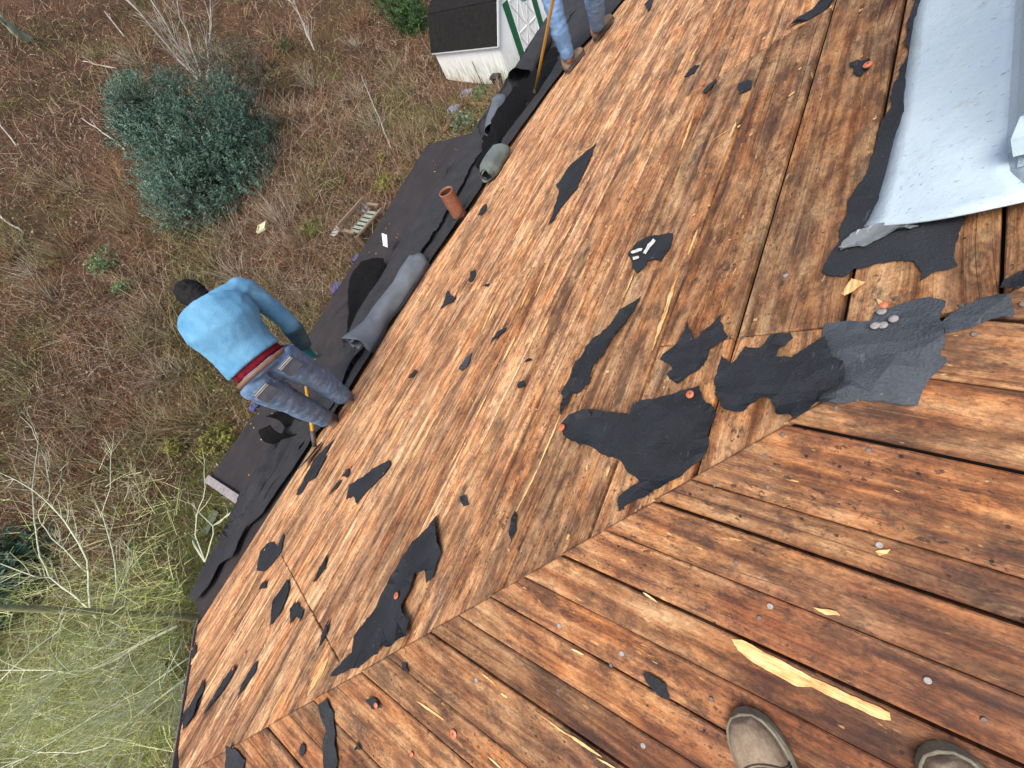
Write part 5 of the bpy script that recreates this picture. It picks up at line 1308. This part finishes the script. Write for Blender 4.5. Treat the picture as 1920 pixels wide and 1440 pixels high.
def bush(name, label, cat, base, lobes, n_sh, leafL, leafW, cols, seed, per=9, stems=5, group=None, up=.45, shoot=.35):
    """crown of leafy shoots spread through uneven lobes"""
    global rng
    rng = np.random.default_rng(seed)
    root = thing(name, label, cat, base, group)
    w = np.array([l[1][0] * l[1][1] * l[1][2] for l in lobes]) ** .67; pick = rng.choice(len(lobes), n_sh, p=w / w.sum())
    Cn = np.array([np.array(base) + np.array(l[0]) for l in lobes])[pick]; Rd = np.array([l[1] for l in lobes])[pick]
    u = unit(n_sh); rad = rng.random(n_sh) ** .38
    P = Cn + u * Rd * rad[:, None]
    lump = np.array([noise.noise(Vector(p) * 1.1 + Vector((seed, 0, 0))) for p in P]); ok = (lump > -.28) & (P[:, 2] > base[2] - .1)
    P, u, lump, rad = P[ok], u[ok], lump[ok], rad[ok]; n_ = len(P)
    ax = u * .8 + unit(n_) * .5; ax[:, 2] += up; ax /= np.linalg.norm(ax, axis=1, keepdims=True)
    tone = (rng.uniform(.65, 1.25, n_) * (1 + .35 * lump))[:, None]
    base_c = np.array(cols[0]) + (np.array(cols[1]) - np.array(cols[0])) * rng.random((n_, 1)); base_c = base_c * tone
    t = np.tile(np.linspace(.1, 1, per), n_); rep = lambda a: np.repeat(a, per, 0)
    C = rep(P) + rep(ax) * (t * shoot)[:, None]
    out = unit(n_ * per); out = out - rep(ax) * (out * rep(ax)).sum(1, keepdims=True) ; out /= np.linalg.norm(out, axis=1, keepdims=True)
    D = out + rep(ax) * .55; N = rep(ax) + unit(n_ * per) * .35
    col = rep(base_c) * rng.uniform(.75, 1.25, (n_ * per, 1))
    V, F_, cc = leaf_cards(C, D, N, rng.uniform(.7, 1.2, n_ * per) * leafL, rng.uniform(.7, 1.2, n_ * per) * leafW, col)
    link('crown', np_mesh('crown', V, F_, np.clip(cc, .003, 1)), LEAF, root)
    mb = MB(); rn = random.Random(seed); b = Vector(base)
    for k_ in range(stems):
        l = lobes[k_ % len(lobes)]; tip = b + Vector(l[0]) + Vector((rn.uniform(-.5, .5) * l[1][0], rn.uniform(-.5, .5) * l[1][1], l[1][2] * .5)); s0 = b + Vector((rn.uniform(-.2, .2), rn.uniform(-.2, .2), -.15))
        pts = [s0.lerp(tip, i / 5) + Vector((rn.uniform(-.06, .06), rn.uniform(-.06, .06), 0)) * i for i in range(6)]
        mb.tube(pts, [.07 * (1 - i / 6.5) * max(.4, l[1][2]) ** .5 for i in range(6)], 6)
    mb.build('trunk', BARK, root, True)
    return root
BARK = plain('grey_bark', (.20, .17, .13), (.11, .09, .07), 16, .9, .2, .006)
bb = onG(415, 425) + Vector((.2, 1.4, 0))
def onY(x, y, Y):
    r = ray(x, y); q = r * (Y / r[1]); return Vector((q[0], q[1], q[2] + CZ))
lob = []
for (x, y, rp_, dy) in [(x_ + 22, y_ + 3, r_, d_) for (x_, y_, r_, d_) in [(425, 350, 92, -.2), (345, 372, 78, -.3), (375, 285, 95, .6), (458, 300, 72, .5), (300, 262, 80, 1.6), (262, 205, 62, 2.2), (318, 330, 72, .5), (430, 235, 66, 1.8), (240, 250, 45, 2.0), (480, 365, 52, .1), (228, 178, 34, 2.4), (300, 170, 40, 2.2), (400, 190, 48, 1.8)]]:
    c = onY(x, y, bb.y + dy); k_ = rp_ / 44.0; lob.append((tuple(c - bb), (k_, k_ * .95, k_ * .85)))
bush('evergreen_shrub', 'big blue green evergreen shrub on the brown hillside', 'shrub', bb, lob, 12500, .125, .045, ((.042, .100, .066), (.135, .215, .160)), 3, 9, 7, None, .6, .40)
b2 = onG(470, 190)
bush('evergreen_shrub', 'dark brownish thinning shrub just behind the big evergreen', 'shrub', b2 + Vector((0, -.6, 0)), [((0, 0, 1.3), (1.9, 1.7, 1.4)), ((-1.1, .4, 1.7), (1.2, 1.2, 1.2)), ((1.2, -.6, 1.0), (1.2, 1.0, 1.0))], 1300, .14, .045, ((.055, .07, .05), (.14, .125, .085)), 8, 7, 7)
b3 = onG(55, 1120)
bush('evergreen_shrub', 'dark green rhododendron like shrub behind the bare branches', 'shrub', b3, [((-.2, .4, .8), (1.2, 1.1, .9)), ((-1.3, .9, 1.0), (1.1, 1.1, 1.0)), ((.7, .9, .6), (.8, .8, .6))], 1100, .17, .065, ((.03, .08, .05), (.07, .14, .09)), 14, 8, 4)
b4 = onG(785, 62)
bush('evergreen_shrub', 'leafy green bush growing against the back of the shed', 'shrub', b4 + Vector((.3, .4, 0)), [((0, 0, 1.2), (1.2, 1.2, 1.3)), ((.4, .9, 2.0), (1.1, 1.2, 1.4)), ((-.3, -.6, .7), (.8, .8, .8))], 1100, .15, .06, ((.030, .085, .022), (.075, .15, .04)), 19, 8, 4)
for k_, (x, y, s_, lab) in enumerate([(215, 492, .8, 'small light green shrub on the brambles below the big evergreen'), (235, 545, .35, 'tiny green sprig growing near the bending man\'s head'), (905, 182, .55, 'bright green plants inside the garden plot by the shed'), (872, 236, .6, 'pale green leafy plants along the near garden log'), (735, 300, .5, 'yellow green moss tuft at the far porch corner'), (725, 350, .5, 'yellow green tuft along the porch roof edge'), (330, 845, .35, 'yellow moss cushion in the leaf litter'), (420, 830, .6, 'mossy olive tuft beside the porch corner'), (590, 440, .5, 'bright grass tuft near the feeder pole'), (540, 100, .9, 'pale green weed patch up the hillside')]):
    b = onG(x, y); s_ *= 1.1
    pal = [((.09, .19, .07), (.17, .28, .12))] * 3 + [((.12, .18, .09), (.24, .30, .18))] + [((.16, .17, .03), (.30, .28, .06))] * 4 + [((.12, .17, .03), (.22, .26, .06)), ((.10, .14, .05), (.17, .20, .09))]
    bush('green_plant', lab, 'plant', b, [((0, 0, .25 * s_), (.9 * s_, .8 * s_, .45 * s_))], int(260 * max(.5, s_)), .10, .05, pal[k_], 40 + k_, 7, 2, None, .5, .15)

# bare trees
def grow(mb, p, d, L, r, depth, rn, kids=3, spread=.7, upb=.12, k=5):
    n_ = 5; pts = [p.copy()]; rad = [r]
    for i in range(n_):
        d = (d + Vector((rn.uniform(-1, 1), rn.uniform(-1, 1), rn.uniform(-1, 1))) * .17 + Vector((0, 0, upb * .3))).normalized()
        p = p + d * L / n_; pts.append(p.copy()); rad.append(r * (1 - .62 * (i + 1) / n_))
    mb.tube(pts, rad, k, True)
    if depth > 0:
        for j in range(kids):
            t = rn.uniform(.3, 1.0); i = min(n_ - 1, int(t * n_)); q = pts[i].lerp(pts[i + 1], t * n_ - i)
            ax = Vector((rn.uniform(-1, 1), rn.uniform(-1, 1), rn.uniform(-.5, 1))).normalized()
            grow(mb, q, (d + ax * spread).normalized(), L * rn.uniform(.45, .75), max(.004, rad[i] * .62), depth - 1, rn, kids, spread, upb, max(3, k - 1))
def bark_mat(name, c1, c2):
    return plain(name, c1, c2, 10, .8, .25, .003)
PALEB = bark_mat('pale_lichen_bark', (.62, .64, .45), (.40, .42, .27)); OLIVEB = bark_mat('olive_mossy_bark', (.36, .34, .19), (.17, .16, .085)); GREYB = bark_mat('silvery_bark', (.46, .43, .36), (.28, .25, .20))
def limb(mb, pxs, z0, z1, r0, rn, twigs=5, depth=1, tl=.5, k=6):
    """limb through given pixels, rising from height z0 to z1 (below the camera)"""
    n_ = len(pxs); P = []
    for i, (x, y) in enumerate(pxs): P.append(onZ(x, y, z0 + (z1 - z0) * i / (n_ - 1)))
    pts = []
    for i in range(n_ - 1):
        for t in (0, .5):
            p = P[i].lerp(P[i + 1], t) + Vector((rn.uniform(-1, 1), rn.uniform(-1, 1), rn.uniform(-1, 1))) * .018 * (i + t > 0); pts.append(p)
    pts.append(P[-1]); m_ = len(pts)
    mb.tube(pts, [r0 * (1 - .72 * i / (m_ - 1)) for i in range(m_)], k)
    for j in range(twigs):
        t = rn.uniform(.15, .98) * (m_ - 1); i = min(int(t), m_ - 2); q = pts[i].lerp(pts[i + 1], t - i); d = (pts[i + 1] - pts[i]).normalized()
        ax = Vector((rn.uniform(-1, 1), rn.uniform(-1, 1), rn.uniform(-.4, 1))).normalized()
        grow(mb, q, (d + ax * .9).normalized(), tl * rn.uniform(.5, 1.2), r0 * .33, depth, rn, 2, .8, .1, 4)
    return pts
rn = random.Random(77)
tb = onG(420, 1163)
tree = thing('bare_tree', 'bare mossy tree with pale tangled branches beyond the open roof end', 'tree', tb)
mb = MB(); mb.tube([tb - Vector((0, 0, .3)), tb + Vector((0, 0, 1.2)), tb + Vector((-.03, .02, 2.8)), tb + Vector((-.08, .05, 4.2)), tb + Vector((-.15, .05, 5.6)), tb + Vector((-.2, .1, 7.2))], [.085, .075, .066, .056, .046, .035], 12)
mb.build('trunk', OLIVEB, tree, True)
mb = MB()
LB = [(z7([(545, 595), (505, 540), (500, 350), (490, 270), (390, 90), (330, 0), (180, -130), (0, -220)]), -6.0, -4.6, .030, 7), (z7([(545, 595), (420, 470), (280, 370), (200, 360), (0, 290)]), -5.9, -4.9, .030, 6),
      (z7([(280, 370), (230, 250), (200, 100), (190, 0), (180, -130), (215, -390), (180, -480), (110, -540)]), -5.5, -4.7, .020, 6), (z7([(490, 340), (420, 270), (290, 150), (230, 60), (215, 0), (275, -70), (280, -190), (230, -360)]), -5.6, -4.7, .016, 6),
      (z7([(620, 590), (660, 440), (650, 300), (610, 120), (570, 0), (590, -30), (620, -140), (625, -340), (580, -430)]), -6.2, -5.0, .022, 6), (z7([(620, 590), (700, 520), (722, 420)]), -6.2, -5.9, .014, 2), (z7([(660, 460), (740, 280), (755, 200)]), -6.0, -5.6, .012, 3),
      (z7([(600, 598), (690, 650), (740, 760), (772, 812)]), -6.2, -6.0, .015, 3), (z7([(610, 590), (530, 720), (430, 850), (240, 1050), (0, 1280)]), -6.0, -4.8, .022, 7), (z7([(1000, 640), (830, 720), (650, 830), (470, 910), (400, 910), (300, 890), (0, 890)]), -6.0, -5.0, .032, 8),
      (z7([(690, 660), (680, 760), (640, 930), (630, 1030), (690, 1080), (715, 1105)]), -6.0, -5.6, .013, 3), (z7([(400, 905), (250, 1050), (170, 1130), (60, 1430)]), -5.6, -4.9, .018, 5), (z7([(1060, 930), (900, 1040), (740, 1170), (590, 1320), (420, 1360), (200, 1350), (0, 1440)]), -5.6, -4.8, .018, 6),
      (z7([(1030, 720), (940, 900), (830, 1100), (700, 1280), (600, 1440)]), -5.6, -5.0, .014, 4), (z7([(1060, 820), (800, 1000), (560, 1130), (300, 1290), (60, 1440)]), -5.6, -4.8, .014, 5), (z7([(700, -60), (730, -150), (790, 20), (780, -130), (740, -180)]), -6.0, -5.4, .008, 1),
      (z7([(1000, 1000), (840, 1130), (790, 1300), (770, 1440)]), -5.6, -5.1, .012, 4), (z7([(0, 950), (200, 760), (420, 620)]), -4.9, -5.2, .012, 4), (z7([(390, 900), (330, 960), (180, 1150), (0, 1290)]), -5.5, -4.7, .014, 4)]
for pxs, z0, z1, r0, tw in LB: limb(mb, pxs, z0, z1, r0 * .9, rn, tw + 7, 1, .65)
# long straight shoots leaning outwards
for j in range(120):
    x0, y0 = rn.uniform(250, 1020), rn.uniform(620, 1250); L = rn.uniform(250, 700); a = math.radians(rn.uniform(118, 158))
    x1, y1 = x0 + math.cos(a) * L, y0 + math.sin(a) * L
    limb(mb, z7([(x0, y0), ((x0 + x1) / 2 + rn.uniform(-18, 18), (y0 + y1) / 2 + rn.uniform(-18, 18)), (x1, y1)]), rn.uniform(-6.2, -5.4), rn.uniform(-5.4, -4.6), rn.uniform(.005, .009), rn, 3, 0, .35, 4)
mb.build('branches', PALEB, tree, True)
def fine_twigs():
    C = []; D = []
    for j in range(4300):
        x0, y0 = rn.uniform(40, 1040), rn.triangular(120, 1480, 1150) + rn.uniform(-120, 120); z = rn.uniform(-8.2, -5.2); a = math.radians(rn.gauss(138, 26)); p = onZ(x0 / 3, 960 + y0 / 3, z); q = onZ((x0 + 100 * math.cos(a)) / 3, 960 + (y0 + 100 * math.sin(a)) / 3, z + .25)
        C.append(p); D.append(q - p)
    for j in range(900):
        x0, y0 = rn.uniform(0, 1050), rn.uniform(-250, 600); z = rn.uniform(-8.2, -6.0); p = onZ(x0 / 3, 960 + y0 / 3, z); C.append(p); D.append(Vector((rn.uniform(-1, 1), rn.uniform(-1, 1), rn.uniform(0, 1))))
    C = np.array([tuple(c) for c in C]); D = np.array([tuple(d) for d in D]); n_ = len(C)
    col = np.array([(.66, .70, .24), (.74, .76, .40), (.50, .58, .16), (.56, .52, .28)])[rng.integers(0, 4, n_)] * rng.uniform(.7, 1.2, (n_, 1))
    V, F_, cc = strands(C, D, rng.uniform(.4, 1.3, n_), rng.uniform(.006, .012, n_), rng.uniform(.1, .6, n_), col)
    o_ = link('fine_twigs', np_mesh('fine_twigs', V, F_, cc), TWIG, tree); o_['kind'] = 'stuff'
fine_twigs()
# slim sapling by the eave
sp0 = onG(350, 1010)
sap = thing('bare_sapling', 'slim bare sapling reaching up past the porch roof end', 'tree', sp0)
mb = MB(); q0 = onZ(384, 1052, -5.6); mb.tube([sp0 - Vector((0, 0, .2)), sp0.lerp(q0, .5) + Vector((.05, 0, 0)), q0], [.035, .028, .02], 8); mb.build('trunk', PALEB, sap, True)
mb = MB()
ZE = [([(120, 1210), (170, 1040), (190, 890), (60, 770), (0, 690)], -5.6, -4.6, .015, 4), ([(190, 890), (300, 820), (390, 740), (430, 600), (490, 420), (500, 290)], -5.2, -4.0, .012, 4), ([(430, 590), (415, 480), (380, 320)], -4.6, -4.0, .008, 2), ([(120, 1210), (30, 990), (40, 800), (100, 650), (120, 440), (90, 190)], -5.6, -4.4, .013, 5), ([(60, 770), (170, 640), (180, 600)], -5.0, -4.7, .008, 2), ([(200, 880), (330, 790), (400, 700), (460, 560), (475, 400)], -5.2, -4.0, .007, 2)]
for pts, z0, z1, r0, tw in ZE: limb(mb, ze(pts), z0, z1, r0, rn, tw, 0, .35, 5)
mb.build('branches', PALEB, sap, True)
# leaning pale stems above the evergreen
def lean_tree(label, bx, tops, r0, mat, seed, group=None):
    rn_ = random.Random(seed); b = onG(*bx); t = thing('bare_tree', label, 'tree', b, group)
    mb = MB(); br = MB()
    for (x, y, dz) in tops:
        q = onG(x, y); tip = b + Vector((0, 0, 0)); r_ = ray(x, y); tt = (r_[0] * b.x + r_[1] * b.y) / (r_[0] ** 2 + r_[1] ** 2)
        tip = Vector(r_ * tt * dz) + Vector((0, 0, CZ)); pts = [b.lerp(tip, i / 6) + Vector((rn_.uniform(-.1, .1), rn_.uniform(-.1, .1), rn_.uniform(-.05, .05))) * (i > 0) for i in range(7)]
        mb.tube([b - Vector((0, 0, .2))] + pts, [r0] + [r0 * (1 - .8 * i / 6) for i in range(7)], 8)
        for j in range(9):
            i = rn_.randrange(1, 6); d = (pts[i + 1] - pts[i]).normalized(); grow(br, pts[i], (d + Vector((rn_.uniform(-1, 1), rn_.uniform(-1, 1), rn_.uniform(-.2, 1))) * .8).normalized(), rn_.uniform(.6, 1.6), r0 * .3, 1, rn_, 3, .8, .1, 4)
    mb.build('trunk', mat, t, True); br.build('branches', mat, t, True)
lean_tree('bare tree with several pale leaning stems above the evergreen shrub', (385, 165), [(230, -10, 1.0), (275, -15, 1.02), (330, 0, .98), (300, 40, 1.0), (400, 20, 1.0)], .11, GREYB, 5)
lean_tree('single slim white stem leaning at the top of the hillside', (590, 95), [(545, -5, 1.0)], .07, bark_mat('white_bark', (.62, .58, .52), (.45, .41, .36)), 6)
lean_tree('thick pale trunk partly seen at the upper hillside edge', (52, 75), [(-30, 10, .97)], .30, bark_mat('green_white_bark', (.42, .46, .34), (.28, .32, .22)), 7)
for k_, (a_, b_, r_, lab) in enumerate([((165, 230), (238, 282), .05, 'straight grey fallen pole beside the big evergreen shrub'), ((2, 230), (34, 276), .05, 'forked pale dead branch on the brown slope'), ((0, 405), (48, 438), .05, 'grey dead branch lying low on the brown slope'), ((165, 123), (220, 130), .05, 'pale broken branch above the evergreen shrub'), ((560, 480), (600, 460), .03, 'thin dry stick near the feeder pole'), ((205, 30), (235, 70), .05, 'grey broken stem on the upper slope'), ((683, 150), (735, 280), .035, 'tall dry weed stalk above the far porch corner')]):
    a_, b_ = onG(*a_) + Vector((0, 0, .25)), onG(*b_) + Vector((0, 0, .05)); mb = MB(); pts = [a_.lerp(b_, i / 6) + Vector((rn.uniform(-.04, .04), rn.uniform(-.04, .04), rn.uniform(-.04, .04))) for i in range(7)]
    mb.tube(pts, [r_ * (.6 + .4 * i / 6) for i in range(7)], 7); grow(mb, pts[2], (pts[0] - pts[3]).normalized() + Vector((.4, .2, .3)), .7, r_ * .5, 1, rn, 2)
    tag(mb.build('dead_branch', GREYB, None, True), lab, 'branch')
# ------------------------------------------------------------------ debris chips over roof and porch
def debris():
    rn_ = random.Random(91); mb = MB()
    for j in range(300):
        if j < 70: x, y = rn_.uniform(-1.2, 6.5), rn_.uniform(3.5, 4.9)
        else: y = rn_.uniform(-.1, 3.3); x = rn_.uniform(max(HIP - y, -1.3), 6)
        if y > 3.9 and not (-.55 < x < 4.7): continue
        z = zAC(x, y) + (.030 if 3.3 < y < 4.0 else .006); s_ = rn_.uniform(.0018, .0048); a_ = rn_.uniform(0, 6.3)
        u = Vector((math.cos(a_), math.sin(a_), -S * math.sin(a_) * (y < YB))) * s_ * rn_.uniform(1, 2.6); w = Vector((-math.sin(a_), math.cos(a_), -S * math.cos(a_) * (y < YB))) * s_
        mb.box(Vector((x, y, z)), u, w, Vector((0, 0, .0015)))
    o_ = mb.build('wood_chips', FRESHA); o_['kind'] = 'stuff'; tag(o_, 'tiny pale wood chips sprinkled over boards and porch roof', 'wood chips')
debris()
